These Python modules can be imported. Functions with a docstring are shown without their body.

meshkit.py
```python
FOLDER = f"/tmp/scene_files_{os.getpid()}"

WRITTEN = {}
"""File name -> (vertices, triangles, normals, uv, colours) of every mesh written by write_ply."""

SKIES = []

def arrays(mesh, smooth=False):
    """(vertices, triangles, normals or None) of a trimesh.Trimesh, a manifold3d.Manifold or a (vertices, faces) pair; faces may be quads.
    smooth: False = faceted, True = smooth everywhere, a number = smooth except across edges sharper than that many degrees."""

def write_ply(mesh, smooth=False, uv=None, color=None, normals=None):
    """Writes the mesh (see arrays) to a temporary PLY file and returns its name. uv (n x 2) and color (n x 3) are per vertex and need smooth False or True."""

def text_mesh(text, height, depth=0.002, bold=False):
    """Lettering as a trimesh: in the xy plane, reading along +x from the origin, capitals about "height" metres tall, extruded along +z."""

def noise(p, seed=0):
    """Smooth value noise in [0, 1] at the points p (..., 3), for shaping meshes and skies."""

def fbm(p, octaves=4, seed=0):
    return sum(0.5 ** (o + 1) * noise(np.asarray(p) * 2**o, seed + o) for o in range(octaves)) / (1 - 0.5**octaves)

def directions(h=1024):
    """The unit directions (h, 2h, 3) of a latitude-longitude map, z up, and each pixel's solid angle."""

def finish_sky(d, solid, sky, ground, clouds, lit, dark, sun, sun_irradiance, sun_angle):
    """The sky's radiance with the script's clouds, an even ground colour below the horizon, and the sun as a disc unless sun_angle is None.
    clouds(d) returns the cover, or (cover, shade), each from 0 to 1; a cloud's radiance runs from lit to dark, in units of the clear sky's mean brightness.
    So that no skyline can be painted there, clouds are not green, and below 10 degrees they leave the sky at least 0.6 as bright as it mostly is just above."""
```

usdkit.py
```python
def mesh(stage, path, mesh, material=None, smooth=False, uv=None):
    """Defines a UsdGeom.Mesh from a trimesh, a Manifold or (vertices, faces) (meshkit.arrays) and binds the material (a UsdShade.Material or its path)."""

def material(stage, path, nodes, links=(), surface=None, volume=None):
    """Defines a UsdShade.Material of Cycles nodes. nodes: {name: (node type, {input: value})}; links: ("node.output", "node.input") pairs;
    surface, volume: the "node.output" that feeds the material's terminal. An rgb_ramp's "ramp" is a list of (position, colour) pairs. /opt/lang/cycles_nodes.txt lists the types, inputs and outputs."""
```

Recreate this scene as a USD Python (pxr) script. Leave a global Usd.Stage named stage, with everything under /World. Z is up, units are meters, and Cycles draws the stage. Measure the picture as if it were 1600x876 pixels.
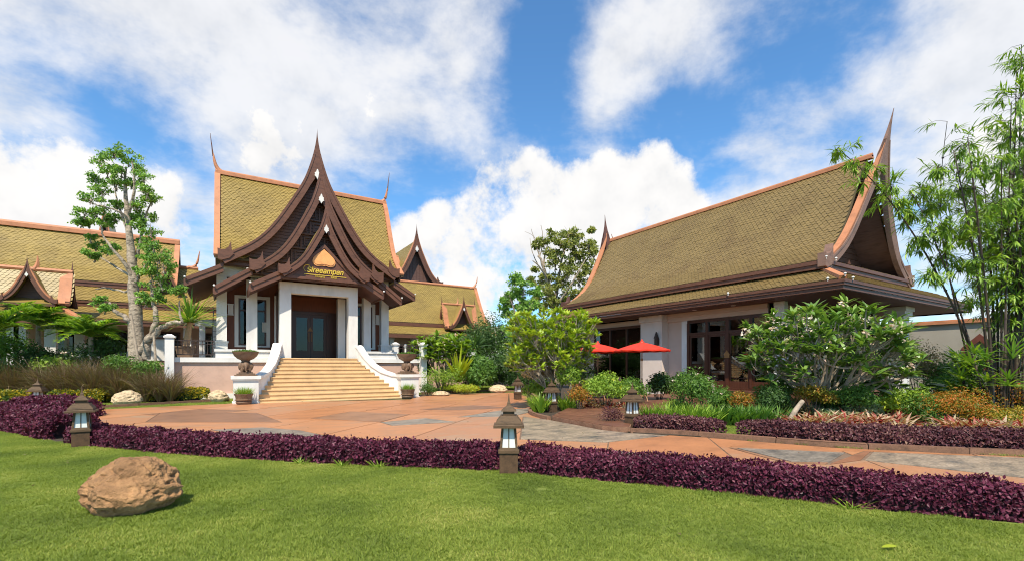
import math, random
import numpy as np, trimesh, usdkit, meshkit
from pxr import Usd, UsdGeom, UsdLux, UsdShade, Gf, Sdf, Vt
from shapely.geometry import Polygon, LineString, Point, box as sbox
from shapely.ops import unary_union

stage = Usd.Stage.CreateInMemory()
UsdGeom.SetStageUpAxis(stage, 'Z')
UsdGeom.Xform.Define(stage, '/World')
T_ = Sdf.ValueTypeNames
# world axes follow the two buildings: +y runs into the picture towards the left vanishing point, +x to the right one
F, CX, HY, EH, C, S = 725.0, 800.0, 571.0, 1.6, 0.8497, 0.5274

# ---------------------------------------------------------------- camera, sun, sky, exposure
cam = UsdGeom.Camera.Define(stage, '/World/camera')
cam.AddTransformOp().Set(Gf.Matrix4d(C, -S, 0, 0, 0, 0, 1, 0, -S, -C, 0, 0, 0, 0, EH, 1))
cam.CreateHorizontalApertureAttr(36.0)
cam.CreateFocalLengthAttr(F / 1600 * 36)
cam.CreateVerticalApertureOffsetAttr((HY - 438) / 1600 * 36)
cam.CreateClippingRangeAttr(Gf.Vec2f(0.05, 5000))
EXPOSURE = 0.62
cam.CreateExposureAttr(EXPOSURE)

SUN = np.array([-0.43, -0.55, 1.0]); SUN = SUN / np.linalg.norm(SUN)
sun = UsdLux.DistantLight.Define(stage, '/World/sun')
_a = np.cross([0, 0, 1.0], SUN); _a /= np.linalg.norm(_a); _b = np.cross(SUN, _a)
sun.AddTransformOp().Set(Gf.Matrix4d(*_a, 0, *_b, 0, *SUN, 0, 0, 0, 0, 1))
sun.CreateIntensityAttr(1.1); sun.CreateAngleAttr(0.6); sun.CreateColorAttr(Gf.Vec3f(1.0, 0.92, 0.78))
sun.CreateNormalizeAttr(True)


def ray(px, py):
    X, Y, Z = (px - CX) / F, 1.0, (HY - py) / F
    d = np.array([X * C + Y * S, -X * S + Y * C, Z]); return d / np.linalg.norm(d)


def sky_material():
    N, Lk = {}, []
    N['tc'] = ('texture_coordinate', {})
    N['sky'] = ('sky_texture', dict(sky_type='single_scattering', sun_disc=False, sun_elevation=float(math.asin(SUN[2])), sun_rotation=float(math.atan2(SUN[0], SUN[1])),
                                    altitude=0.0, air_density=1.0, aerosol_density=0.7, ozone_density=2.0))
    D = 'tc.generated'
    # thin high cloud lies on a plane: direction / (z + k), so that it flattens towards the horizon
    N['sep'] = ('separate_xyz', {}); Lk.append((D, 'sep.vector'))
    N['zc'] = ('math', dict(math_type='maximum', value2=0.0)); Lk.append(('sep.z', 'zc.value1'))
    N['zk'] = ('math', dict(math_type='add', value2=0.22)); Lk.append(('zc.value', 'zk.value1'))
    N['cx'] = ('math', dict(math_type='divide')); Lk += [('sep.x', 'cx.value1'), ('zk.value', 'cx.value2')]
    N['cy'] = ('math', dict(math_type='divide')); Lk += [('sep.y', 'cy.value1'), ('zk.value', 'cy.value2')]
    N['pl'] = ('combine_xyz', {}); Lk += [('cx.value', 'pl.x'), ('cy.value', 'pl.y')]
    N['mp'] = ('mapping', dict(rotation=(0, 0, 0.9), scale=(1.05, 1.25, 1))); Lk.append(('pl.vector', 'mp.vector'))
    N['n1'] = ('noise_texture', dict(scale=2.3, detail=12, roughness=0.62, distortion=0.15)); Lk.append(('mp.vector', 'n1.vector'))
    N['n2'] = ('noise_texture', dict(scale=5.0, detail=10, roughness=0.60)); Lk.append((D, 'n2.vector'))     # billows of the cumulus
    N['n3'] = ('noise_texture', dict(scale=1.7, detail=4, roughness=0.5)); Lk.append((D, 'n3.vector'))

    def math_(name, kind, a, b, **k):
        N[name] = ('math', dict(math_type=kind, **{('value1' if i == 0 else 'value2'): float(x) for i, x in enumerate((a, b)) if not isinstance(x, str)}, **k))
        for i, x in enumerate((a, b)):
            if isinstance(x, str): Lk.append((x, f'{name}.value{i + 1}'))
        return name + '.value'

    def field(tag_, blobs):
        last = None
        for i, (px, py, r, s) in enumerate(blobs):
            d, n = ray(px, py), f'{tag_}{i}'
            N['d' + n] = ('vector_math', dict(math_type='distance', vector2=tuple(d))); Lk.append((D, f'd{n}.vector1'))
            N['r' + n] = ('map_range', dict(range_type='smoothstep', from_min=0.0, from_max=float(math.radians(r) * 1.3), to_min=float(s), to_max=0.0, clamp=True)); Lk.append((f'd{n}.value', f'r{n}.value'))
            last = f'r{n}.result' if last is None else math_('a' + n, 'add', last, f'r{n}.result')
        N[tag_ + 'lim'] = ('clamp', dict(min=-1.0, max=1.0)); Lk.append((last, tag_ + 'lim.value')); return tag_ + 'lim.result'
    # where the photograph has thin cloud (+) and clear blue (-), then where its cumulus stands
    fa = field('h', [(120, 90, 26, .85), (420, 70, 22, .8), (620, 140, 15, .55), (760, 60, 8, .3), (700, 30, 8, .35), (1450, 230, 26, 1.0), (1580, 90, 18, .9), (1270, 300, 14, .7), (985, 75, 9, .95), (930, 130, 6, .4), (1060, 110, 6, .4), (1120, 10, 8, .45), (660, 200, 9, .3), (1500, 430, 14, .5),
                     (240, 225, 7.5, -1.0), (170, 195, 5, -.4), (600, 285, 9, -.7), (820, 140, 8, -.8), (1150, 170, 11, -1.0), (1340, 60, 8, -.6), (850, 30, 6, -.8), (1230, 60, 8, -.6), (700, 250, 6, -.4), (560, 200, 5, -.2), (1050, 190, 6, -.6)])
    fb = field('c', [(30, 240, 11, .8), (110, 330, 10, .7), (430, 272, 6.5, .8), (330, 310, 6, .5), (240, 335, 6, .5), (880, 305, 8, 1.0), (1000, 292, 7.0, .95), (1070, 315, 5, .7), (775, 280, 5, .7), (835, 245, 3.5, .45), (1030, 240, 3.0, .45),
                     (640, 355, 7, .8), (720, 405, 9, .9), (800, 450, 14, .9), (990, 80, 6, .2), (1130, 370, 9, .4), (1480, 440, 16, .7), (60, 40, 14, .05),
                     (250, 225, 7, -.6), (430, 150, 9, -.3), (1150, 180, 10, -.8), (860, 150, 9, -.8), (960, 160, 6, -.6), (600, 290, 5.5, -.6), (690, 240, 5, -.5), (230, 60, 14, -.3)])
    math_('ha', 'multiply_add', 'n1.fac', 1.5, value3=-1.30); math_('hc', 'multiply_add', 'n2.fac', 1.1); Lk.append(('ha.value', 'hc.value3')); a = math_('hb', 'multiply_add', fa, 0.40); Lk.append(('hc.value', 'hb.value3'))
    N['ca'] = ('map_range', dict(range_type='smoothstep', from_min=-0.12, from_max=0.56, to_min=0.0, to_max=0.86, clamp=True)); Lk.append((a, 'ca.value'))
    math_('ba', 'multiply_add', 'n2.fac', 2.0, value3=-1.12); math_('bb', 'multiply_add', 'n3.fac', 0.45); Lk.append(('ba.value', 'bb.value3')); math_('bc', 'add', 'bb.value', -0.225)
    b = math_('bd', 'multiply_add', fb, 0.46); Lk.append(('bc.value', 'bd.value3'))
    N['cb'] = ('map_range', dict(range_type='smoothstep', from_min=0.08, from_max=0.34, to_min=0.0, to_max=1.0, clamp=True)); Lk.append((b, 'cb.value'))
    cov = math_('cov', 'maximum', 'ca.result', 'cb.result')
    # shade: the billows' thickness seen against the light
    N['o'] = ('vector_math', dict(math_type='add', vector2=tuple(0.045 * SUN))); Lk.append((D, 'o.vector1'))
    N['n4'] = ('noise_texture', dict(scale=5.0, detail=6, roughness=0.6)); Lk.append(('o.vector', 'n4.vector'))
    df = math_('df', 'subtract', 'n4.fac', 'n2.fac')
    N['s1'] = ('map_range', dict(range_type='smoothstep', from_min=-0.12, from_max=0.24, to_min=0.0, to_max=0.75, clamp=True)); Lk.append((df, 's1.value'))
    N['s3'] = ('map_range', dict(range_type='smoothstep', from_min=0.45, from_max=1.0, to_min=0.0, to_max=0.5, clamp=True)); Lk.append((b, 's3.value'))
    math_('sh', 'add', 's1.result', 's3.result', use_clamp=True)
    N['cc'] = ('mix_color', dict(a=CLOUD_LIT, b=CLOUD_DARK, use_clamp_result=False)); Lk.append(('sh.value', 'cc.fac'))
    N['skt'] = ('mix_color', dict(blend_type='multiply', fac=1.0, b=SKY_TINT)); Lk.append(('sky.color', 'skt.a'))
    N['mx'] = ('mix_color', dict(use_clamp_result=False)); Lk.extend([(cov, 'mx.fac'), ('skt.result', 'mx.a'), ('cc.result', 'mx.b')])
    N['bg'] = ('background_shader', dict(strength=SKY_STRENGTH)); Lk.append(('mx.result', 'bg.color'))
    return usdkit.material(stage, '/World/Looks/sky_look', N, Lk, surface='bg.background')


SKY_STRENGTH = 0.10
SKY_TINT = (0.74, 1.20, 1.46)
CLOUD_LIT, CLOUD_DARK = (6.7, 6.6, 6.5), (5.1, 5.15, 5.25)
dome = UsdLux.DomeLight.Define(stage, '/World/sky')
UsdShade.MaterialBindingAPI.Apply(dome.GetPrim()).Bind(sky_material())
dome.GetPrim().SetCustomDataByKey('label', 'blue sky with large broken white clouds')
dome.GetPrim().SetCustomDataByKey('category', 'sky')
dome.GetPrim().SetCustomDataByKey('kind', 'structure')


# ---------------------------------------------------------------- points of the place
def W(px, py, Y):
    X = (px - CX) / F * Y
    return np.array([X * C + Y * S, -X * S + Y * C, EH + (HY - py) / F * Y])


def G(px, py, z=0.0):
    Y = F * (EH - z) / (py - HY); p = W(px, py, Y); p[2] = z; return p


def PY(px, py, y):
    a = (px - CX) / F; return W(px, py, y / (-a * S + C))


def PX(px, py, x):
    a = (px - CX) / F; return W(px, py, x / (a * C + S))


# ---------------------------------------------------------------- prims
_used = {}


def numbered(parent, name):
    k = _used.get((parent, name), 0); _used[(parent, name)] = k + 1
    return f'{parent}/{name}' if k == 0 else f'{parent}/{name}_{k:03d}'


def tag(prim, label=None, cat=None, group=None, kind=None):
    for k, v in (('label', label), ('category', cat), ('group', group), ('kind', kind)):
        if v: prim.SetCustomDataByKey(k, v)
    return prim


def emit(path, v, f, mt, smooth=False):
    """defines the mesh; every loose piece in it (a leaf, a tile) gets its own random number in the primvar tone"""
    g = usdkit.mesh(stage, path, (v, f), mt, smooth=smooth)
    if smooth is False:
        f = np.asarray(f); n = len(v)
        if n:
            from scipy.sparse import coo_matrix
            from scipy.sparse.csgraph import connected_components
            e = np.vstack([f[:, :2], f[:, 1:]]); k, lab = connected_components(coo_matrix((np.ones(len(e), np.int8), (e[:, 0], e[:, 1])), (n, n)), directed=False)
            seed = sum(ord(c) * (i + 1) for i, c in enumerate(path)) % 100003
            val = np.random.default_rng(seed).random(k)[lab]
            UsdGeom.PrimvarsAPI(g).CreatePrimvar('tone', T_.FloatArray, 'vertex').Set(Vt.FloatArray.FromNumpy(val.astype(np.float32)))
    return g


class Thing:
    def __init__(s, name, label, cat, loc=(0, 0, 0), rz=0.0, group=None, kind=None):
        s.path = numbered('/World', name); s.loc = np.array(loc, float); s.rz = rz
        x = UsdGeom.Xform.Define(stage, s.path); x.AddTranslateOp().Set(Gf.Vec3d(*map(float, loc)))
        x.AddRotateZOp().Set(float(rz))
        s.prim = x.GetPrim(); tag(s.prim, label, cat, group, kind)

    def part(s, name, mesh, mat, parent=None, local=False, smooth=False, label=None, kind=None):
        m = mesh.arr() if isinstance(mesh, MB) else meshkit.arrays(mesh)[:2]
        v = np.asarray(m[0], float)
        if not local:
            v = v - s.loc
            if s.rz:
                a = math.radians(-s.rz); v = v @ np.array([[math.cos(a), math.sin(a), 0], [-math.sin(a), math.cos(a), 0], [0, 0, 1]])
        path = numbered(parent or s.path, name)
        g = emit(path, v, m[1], mat, smooth)
        tag(g.GetPrim(), label, None, None, kind)
        return path

    def copy(s, label, loc, rz=0.0):
        name = s.path.rsplit('/', 1)[1]
        n = object.__new__(Thing); n.path = numbered('/World', name); n.loc = np.array(loc, float); n.rz = rz
        x = UsdGeom.Xform.Define(stage, n.path)
        x.GetPrim().GetReferences().AddInternalReference(s.path)
        x.GetPrim().SetInstanceable(True)
        x.ClearXformOpOrder()
        x.AddTranslateOp().Set(Gf.Vec3d(*map(float, loc))); x.AddRotateZOp().Set(float(rz))
        was = s.prim.GetCustomData()
        n.prim = tag(x.GetPrim(), label, was['category'], was.get('group'))
        return n


def single(name, mesh, mat, label=None, cat=None, kind=None, group=None, smooth=False):
    m = mesh.arr() if isinstance(mesh, MB) else mesh
    path = numbered('/World', name)
    g = emit(path, m[0], m[1], mat, smooth)
    tag(g.GetPrim(), label, cat, group, kind)
    return path


class MB:
    def __init__(s): s.v, s.f, s.n = [], [], 0

    def add(s, v, f):
        v = np.asarray(v, float); f = np.asarray(f, int)
        if f.shape[1] == 4: f = np.vstack([f[:, [0, 1, 2]], f[:, [0, 2, 3]]])
        s.v.append(v); s.f.append(f + s.n); s.n += len(v); return s

    def tm(s, m): return s.add(m.vertices, m.faces)

    def box(s, x0, x1, y0, y1, z0, z1):
        v = np.array([[x, y, z] for x in (x0, x1) for y in (y0, y1) for z in (z0, z1)])
        return s.add(v, [[0, 1, 3, 2], [4, 6, 7, 5], [0, 4, 5, 1], [2, 3, 7, 6], [0, 2, 6, 4], [1, 5, 7, 3]])

    def bar(s, a, b, w, h, up=(0, 0, 1)):           # a rectangular bar from a to b
        a, b = np.asarray(a, float), np.asarray(b, float); t = b - a; t /= np.linalg.norm(t)
        u = np.cross(t, up); u /= np.linalg.norm(u) + 1e-9; k = np.cross(u, t)
        v = np.array([p + i * u * w / 2 + j * k * h / 2 for p in (a, b) for i in (-1, 1) for j in (-1, 1)])
        return s.add(v, [[0, 1, 3, 2], [4, 6, 7, 5], [0, 4, 5, 1], [2, 3, 7, 6], [0, 2, 6, 4], [1, 5, 7, 3]])

    def frustum(s, c, w0, w1, z0, z1, d0=None, d1=None):   # square tapered block
        d0 = d0 or w0; d1 = d1 or w1; x, y = c
        v = [[x + i * w / 2, y + j * d / 2, z] for w, d, z in ((w0, d0, z0), (w1, d1, z1)) for i, j in ((-1, -1), (1, -1), (1, 1), (-1, 1))]
        return s.add(v, [[3, 2, 1, 0], [4, 5, 6, 7], [0, 1, 5, 4], [1, 2, 6, 5], [2, 3, 7, 6], [3, 0, 4, 7]])

    def prism(s, poly, o, u, w, depth):               # 2-D polygon in the plane (o; u, w), extruded by depth along u x w
        P = poly if hasattr(poly, 'geom_type') else Polygon(poly)
        if not P.is_valid: P = P.buffer(0)
        for g in getattr(P, 'geoms', [P]):
            if g.is_empty or g.area < 1e-6: continue
            m = trimesh.creation.extrude_polygon(g, abs(depth), engine='earcut')
            u_, w_ = np.asarray(u, float), np.asarray(w, float); n_ = np.cross(u_, w_) * (1 if depth > 0 else -1)
            v = np.asarray(o, float) + m.vertices[:, :1] * u_ + m.vertices[:, 1:2] * w_ + m.vertices[:, 2:] * n_
            s.add(v, m.faces if depth > 0 else m.faces[:, ::-1])
        return s

    def slab(s, poly, z0, z1): return s.prism(poly, (0, 0, z0), (1, 0, 0), (0, 1, 0), z1 - z0)

    def tube(s, pts, rad, sides=7, cap=True):
        p = np.asarray(pts, float); r = np.broadcast_to(rad, (len(p),))
        t = np.gradient(p, axis=0); t /= np.linalg.norm(t, axis=1, keepdims=True) + 1e-9
        a = np.cross(t, np.where(np.abs(t[:, 2:]) < 0.9, [0, 0, 1.0], [1.0, 0, 0])); a /= np.linalg.norm(a, axis=1, keepdims=True) + 1e-9
        b = np.cross(t, a); g = np.arange(sides) * 2 * np.pi / sides
        v = (p[:, None] + r[:, None, None] * (np.cos(g)[None, :, None] * a[:, None] + np.sin(g)[None, :, None] * b[:, None])).reshape(-1, 3)
        i, j = np.meshgrid(np.arange(len(p) - 1), np.arange(sides), indexing='ij')
        q = np.stack([i * sides + j, i * sides + (j + 1) % sides, (i + 1) * sides + (j + 1) % sides, (i + 1) * sides + j], -1).reshape(-1, 4)
        s.add(v, q)
        if cap:
            for k, off in ((0, 0), (len(p) - 1, (len(p) - 1) * sides)):
                s.add(np.vstack([v[off:off + sides], p[k]]), [[x, (x + 1) % sides, sides] for x in range(sides)])
        return s

    def lathe(s, prof, c=(0, 0, 0), sides=24):
        prof = np.asarray(prof, float); g = np.arange(sides) * 2 * np.pi / sides
        v = np.stack([prof[:, :1] * np.cos(g), prof[:, :1] * np.sin(g), np.broadcast_to(prof[:, 1:], (len(prof), sides))], -1).reshape(-1, 3) + c
        i, j = np.meshgrid(np.arange(len(prof) - 1), np.arange(sides), indexing='ij')
        q = np.stack([i * sides + j, i * sides + (j + 1) % sides, (i + 1) * sides + (j + 1) % sides, (i + 1) * sides + j], -1).reshape(-1, 4)
        return s.add(v, q)

    def arr(s): return np.vstack(s.v), np.vstack(s.f)


def curve(pts, n):                                   # Catmull-Rom through pts
    p = np.asarray(pts, float)
    if len(p) == 2: return p[0] + (p[1] - p[0]) * np.linspace(0, 1, n)[:, None]
    from scipy.interpolate import CubicSpline
    t = np.r_[0, np.cumsum(np.linalg.norm(np.diff(p, axis=0), axis=1) ** 0.7)]
    return CubicSpline(t, p)(np.linspace(0, t[-1], n))


# ---------------------------------------------------------------- materials
def mat(name, col, rough=0.7, var=0.18, scale=3.0, bump=0.0, bscale=40.0, col2=None, fine=0.0, metallic=0.0, spec=0.4, stretch=(1, 1, 1), island=0.0, space='geometry.position'):
    col = np.array(col); c2 = np.array(col2) if col2 is not None else col * (1 - var * 1.6)
    N = dict(g=('geometry', {}), tc=('texture_coordinate', {}), mp=('mapping', dict(scale=stretch)), n=('noise_texture', dict(scale=scale, detail=6, roughness=0.65)),
             r=('rgb_ramp', dict(ramp=[(0.30, c2), (0.50, col), (0.72, col * (1 + var * 0.7))])), p=('principled_bsdf', dict(roughness=rough, metallic=metallic, specular_ior_level=spec)))
    sp = 'g.position' if space == 'geometry.position' else 'tc.object'
    Lk = [(sp, 'mp.vector'), ('mp.vector', 'n.vector'), ('n.fac', 'r.fac')]
    out = 'r.color'
    if island:
        N['at'] = ('attribute', dict(attribute='tone')); N['iv'] = ('map_range', dict(from_min=0, from_max=1, to_min=1 - island, to_max=1 + island)); Lk.append(('at.fac', 'iv.value'))
        N['im'] = ('vector_math', dict(math_type='scale')); Lk += [(out, 'im.vector1'), ('iv.result', 'im.scale')]; out = 'im.vector'
    if fine:
        N['f'] = ('noise_texture', dict(scale=bscale, detail=4, roughness=0.7)); Lk.append(('mp.vector', 'f.vector'))
        N['fv'] = ('map_range', dict(from_min=0.3, from_max=0.7, to_min=1 - fine, to_max=1 + fine)); Lk.append(('f.fac', 'fv.value'))
        N['fm'] = ('vector_math', dict(math_type='scale')); Lk += [(out, 'fm.vector1'), ('fv.result', 'fm.scale')]; out = 'fm.vector'
    Lk.append((out, 'p.base_color'))
    if bump:
        N['b'] = ('noise_texture', dict(scale=bscale, detail=5, roughness=0.65)); N['bm'] = ('bump', dict(strength=1.0, distance=bump))
        Lk += [('mp.vector', 'b.vector'), ('b.fac', 'bm.height'), ('bm.normal', 'p.normal')]
    return usdkit.material(stage, '/World/Looks/' + name, N, Lk, surface='p.BSDF')


def leafmat(name, ramp, rough=0.45, trans=0.3, scale=1.3, drift=0.6):
    """each leaf its own tone along the ramp, drifting over the plant"""
    N = dict(g=('geometry', {}), at=('attribute', dict(attribute='tone')), n=('noise_texture', dict(scale=scale, detail=3)), a=('math', dict(math_type='multiply_add', value2=0.55, value3=0.25 - drift * .5)), b=('math', dict(math_type='multiply_add', value2=drift)),
             r=('rgb_ramp', dict(ramp=ramp)), p=('principled_bsdf', dict(roughness=rough, specular_ior_level=0.35)), t=('translucent_bsdf', {}), tm=('mix_color', dict(blend_type='multiply', fac=1.0, b=(1.2, 1.25, 0.5), use_clamp=False)), m=('mix_closure', dict(fac=trans)))
    Lk = [('g.position', 'n.vector'), ('at.fac', 'a.value1'), ('n.fac', 'b.value1'), ('a.value', 'b.value3'), ('b.value', 'r.fac'), ('r.color', 'p.base_color'),
          ('r.color', 'tm.a'), ('tm.result', 't.color'), ('p.BSDF', 'm.closure1'), ('t.BSDF', 'm.closure2')]
    return usdkit.material(stage, '/World/Looks/' + name, N, Lk, surface='m.closure')


def glassmat(name, tint=(0.7, 0.72, 0.7), ior=1.42):
    N = dict(t=('transparent_bsdf', dict(color=tint)), gl=('glossy_bsdf', dict(color=(0.9, 0.92, 0.92), roughness=0.01)), f=('fresnel', dict(IOR=ior)), m=('mix_closure', {}))
    return usdkit.material(stage, '/World/Looks/' + name, N, [('f.fac', 'm.fac'), ('t.BSDF', 'm.closure1'), ('gl.BSDF', 'm.closure2')], surface='m.closure')


M = dict(
    white=mat('white_paint', (0.70, 0.66, 0.605), 0.6, 0.12, 0.9, bump=0.001, bscale=60, fine=0.03, stretch=(1.6, 1.6, .5)),
    pink=mat('pink_render', (0.55, 0.35, 0.26), 0.8, 0.10, 1.5, bump=0.001, bscale=80, fine=0.03),
    palepink=mat('pale_pink_render', (0.56, 0.40, 0.31), 0.75, 0.05, 1.5),
    redwood=mat('red_brown_wall', (0.17, 0.052, 0.022), 0.55, 0.2, 4, stretch=(6, 6, 0.6)),
    wood=mat('dark_brown_wood', (0.13, 0.054, 0.030), 0.5, 0.22, 3.0, fine=0.15, bscale=26, stretch=(1, 1, 2.5)),
    dwood=mat('gable_wood', (0.12, 0.060, 0.044), 0.55, 0.25, 3.0, fine=0.18, bscale=20, stretch=(0.6, 0.6, 6)),
    doorwood=mat('door_wood', (0.075, 0.026, 0.014), 0.35, 0.2, 5, stretch=(5, 5, 0.5)),
    soffit=mat('soffit_wood', (0.115, 0.05, 0.036), 0.6, 0.2, 2.5, fine=0.1, bscale=14),
    weathered=mat('weathered_board', (0.22, 0.125, 0.09), 0.6, 0.2, 2.5, fine=0.12, bscale=14),
    terra=mat('terracotta_cap', (0.46, 0.185, 0.085), 0.6, 0.16, 2.2, fine=0.06, bscale=18),
    gold=mat('gold_tile', (0.262, 0.178, 0.045), 0.45, 0.15, .5, island=0.09, col2=(0.205, 0.136, 0.037), spec=0.4),
    olive=mat('olive_tile', (0.19, 0.128, 0.046), 0.45, 0.14, 0.45, island=0.09, col2=(0.15, 0.095, 0.036), spec=0.4),
    tilebed=mat('roof_underlay', (0.07, 0.05, 0.02), 0.8),
    step=mat('sandstone_step', (0.60, 0.40, 0.20), 0.6, 0.12, 1.8, fine=0.07, bscale=20),
    lantern=mat('lantern_wood', (0.095, 0.055, 0.026), 0.75, 0.3, 9, fine=0.25, bscale=60, stretch=(1, 1, 3), space='object'),
    lanternbase=mat('lantern_stone', (0.085, 0.046, 0.022), 0.85, 0.3, 12, fine=0.2, bscale=70, space='object'),
    frost=mat('frosted_panel', (0.66, 0.66, 0.62), 0.4, 0.05, 4, space='object'),
    rock=mat('sandstone_rock', (0.30, 0.158, 0.066), 0.85, 0.5, 2.2, bump=0.05, bscale=11, fine=0.3, col2=(0.17, 0.085, 0.035), space='object'),
    palerock=mat('pale_rock', (0.50, 0.37, 0.22), 0.85, 0.25, 5.0, bump=0.03, bscale=9, fine=0.15, space='object'),
    clay=mat('brown_clay', (0.16, 0.095, 0.055), 0.6, 0.25, 8, fine=0.12, bscale=40, space='object'),
    gilt=mat('gilt_letters', (0.72, 0.48, 0.06), 0.35, 0.05, 5, metallic=0.2),
    amber=mat('leaf_emblem', (0.78, 0.36, 0.12), 0.45, 0.12, 6),
    bronze=mat('bronze_ornament', (0.30, 0.15, 0.045), 0.5, 0.2, 8),
    metal=mat('dark_iron', (0.05, 0.03, 0.022), 0.45, 0.15, 8),
    steel=mat('ladder_metal', (0.20, 0.16, 0.14), 0.4, 0.15, 8),
    red=mat('red_paper', (0.72, 0.035, 0.012), 0.55, 0.12, 4, space='object'),
    crimson=mat('crimson_cloth', (0.55, 0.02, 0.05), 0.55, 0.1, 4),
    bamboo=mat('bamboo_pole', (0.42, 0.24, 0.12), 0.5, 0.2, 10, space='object'),
    deck=mat('brown_paver', (0.15, 0.062, 0.034), 0.5, 0.2, 4, fine=0.15, bscale=30, island=0.15),
    kerb=mat('kerb_stone', (0.19, 0.095, 0.055), 0.75, 0.25, 5, fine=0.2, bscale=40, island=0.15),
    soil=mat('soil', (0.05, 0.034, 0.02), 0.95, 0.35, 6, fine=0.3, bscale=60),
    lawn=mat('lawn_earth', (0.13, 0.16, 0.022), 0.95, 0.25, 1.2, fine=0.3, bscale=70),
    ground=mat('ground_earth', (0.10, 0.11, 0.04), 0.95, 0.3, 0.4),
    joint=mat('paving_joint', (0.17, 0.105, 0.065), 0.85, 0.25, 5),
    grey=mat('grey_wall', (0.33, 0.29, 0.23), 0.85, 0.1, 0.7, fine=0.04, bscale=20),
    redtrim=mat('red_trim', (0.13, 0.036, 0.02), 0.6),
    bark=mat('pale_bark', (0.34, 0.27, 0.20), 0.85, 0.6, 4.0, bump=0.04, bscale=9, fine=0.35, stretch=(1, 1, 1.8)),
    bark2=mat('grey_bark', (0.30, 0.235, 0.17), 0.85, 0.3, 5, fine=0.2, bscale=30),
    darkbark=mat('dark_stem', (0.07, 0.05, 0.035), 0.9, 0.3, 5),
    culm=mat('bamboo_culm', (0.055, 0.034, 0.026), 0.5, 0.4, 4, col2=(0.11, 0.09, 0.035)),
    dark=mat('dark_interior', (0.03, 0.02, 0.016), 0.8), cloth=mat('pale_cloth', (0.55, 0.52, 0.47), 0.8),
    teal=mat('teal_cloth', (0.25, 0.42, 0.42), 0.8),
    rosewhite=mat('pinkish_white_paint', (0.63, 0.51, 0.43), 0.6, 0.08, 1.2),
    glass=glassmat('window_glass'), mirrorglass=glassmat('reflecting_glass', (0.6, 0.62, 0.6), 2.0),
)
GREY, ORANGE, BROWN = [], [], []
for k_ in range(3):
    ORANGE.append(mat(f'orange_concrete_{"abc"[k_]}', [(0.40, 0.165, 0.068), (0.43, 0.19, 0.085), (0.38, 0.17, 0.08)][k_], 0.42, 0.22, 0.8, bump=0.004, bscale=14, fine=0.1, col2=[(0.27, 0.115, 0.05), (0.33, 0.18, 0.105), (0.34, 0.225, 0.14)][k_], stretch=(1, 2, 1)))
    GREY.append(mat(f'slate_concrete_{"abc"[k_]}', [(0.23, 0.185, 0.14), (0.20, 0.165, 0.13), (0.26, 0.195, 0.135)][k_], 0.38, 0.75, 1.5, bump=0.006, bscale=12, fine=0.25, col2=(0.085, 0.078, 0.07), stretch=(1.2, 2.0, 1)))
    BROWN.append(mat(f'brown_concrete_{"abc"[k_]}', [(0.26, 0.115, 0.06), (0.28, 0.14, 0.075), (0.23, 0.11, 0.06)][k_], 0.42, 0.2, 1.3, bump=0.004, bscale=14, fine=0.1))

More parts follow.
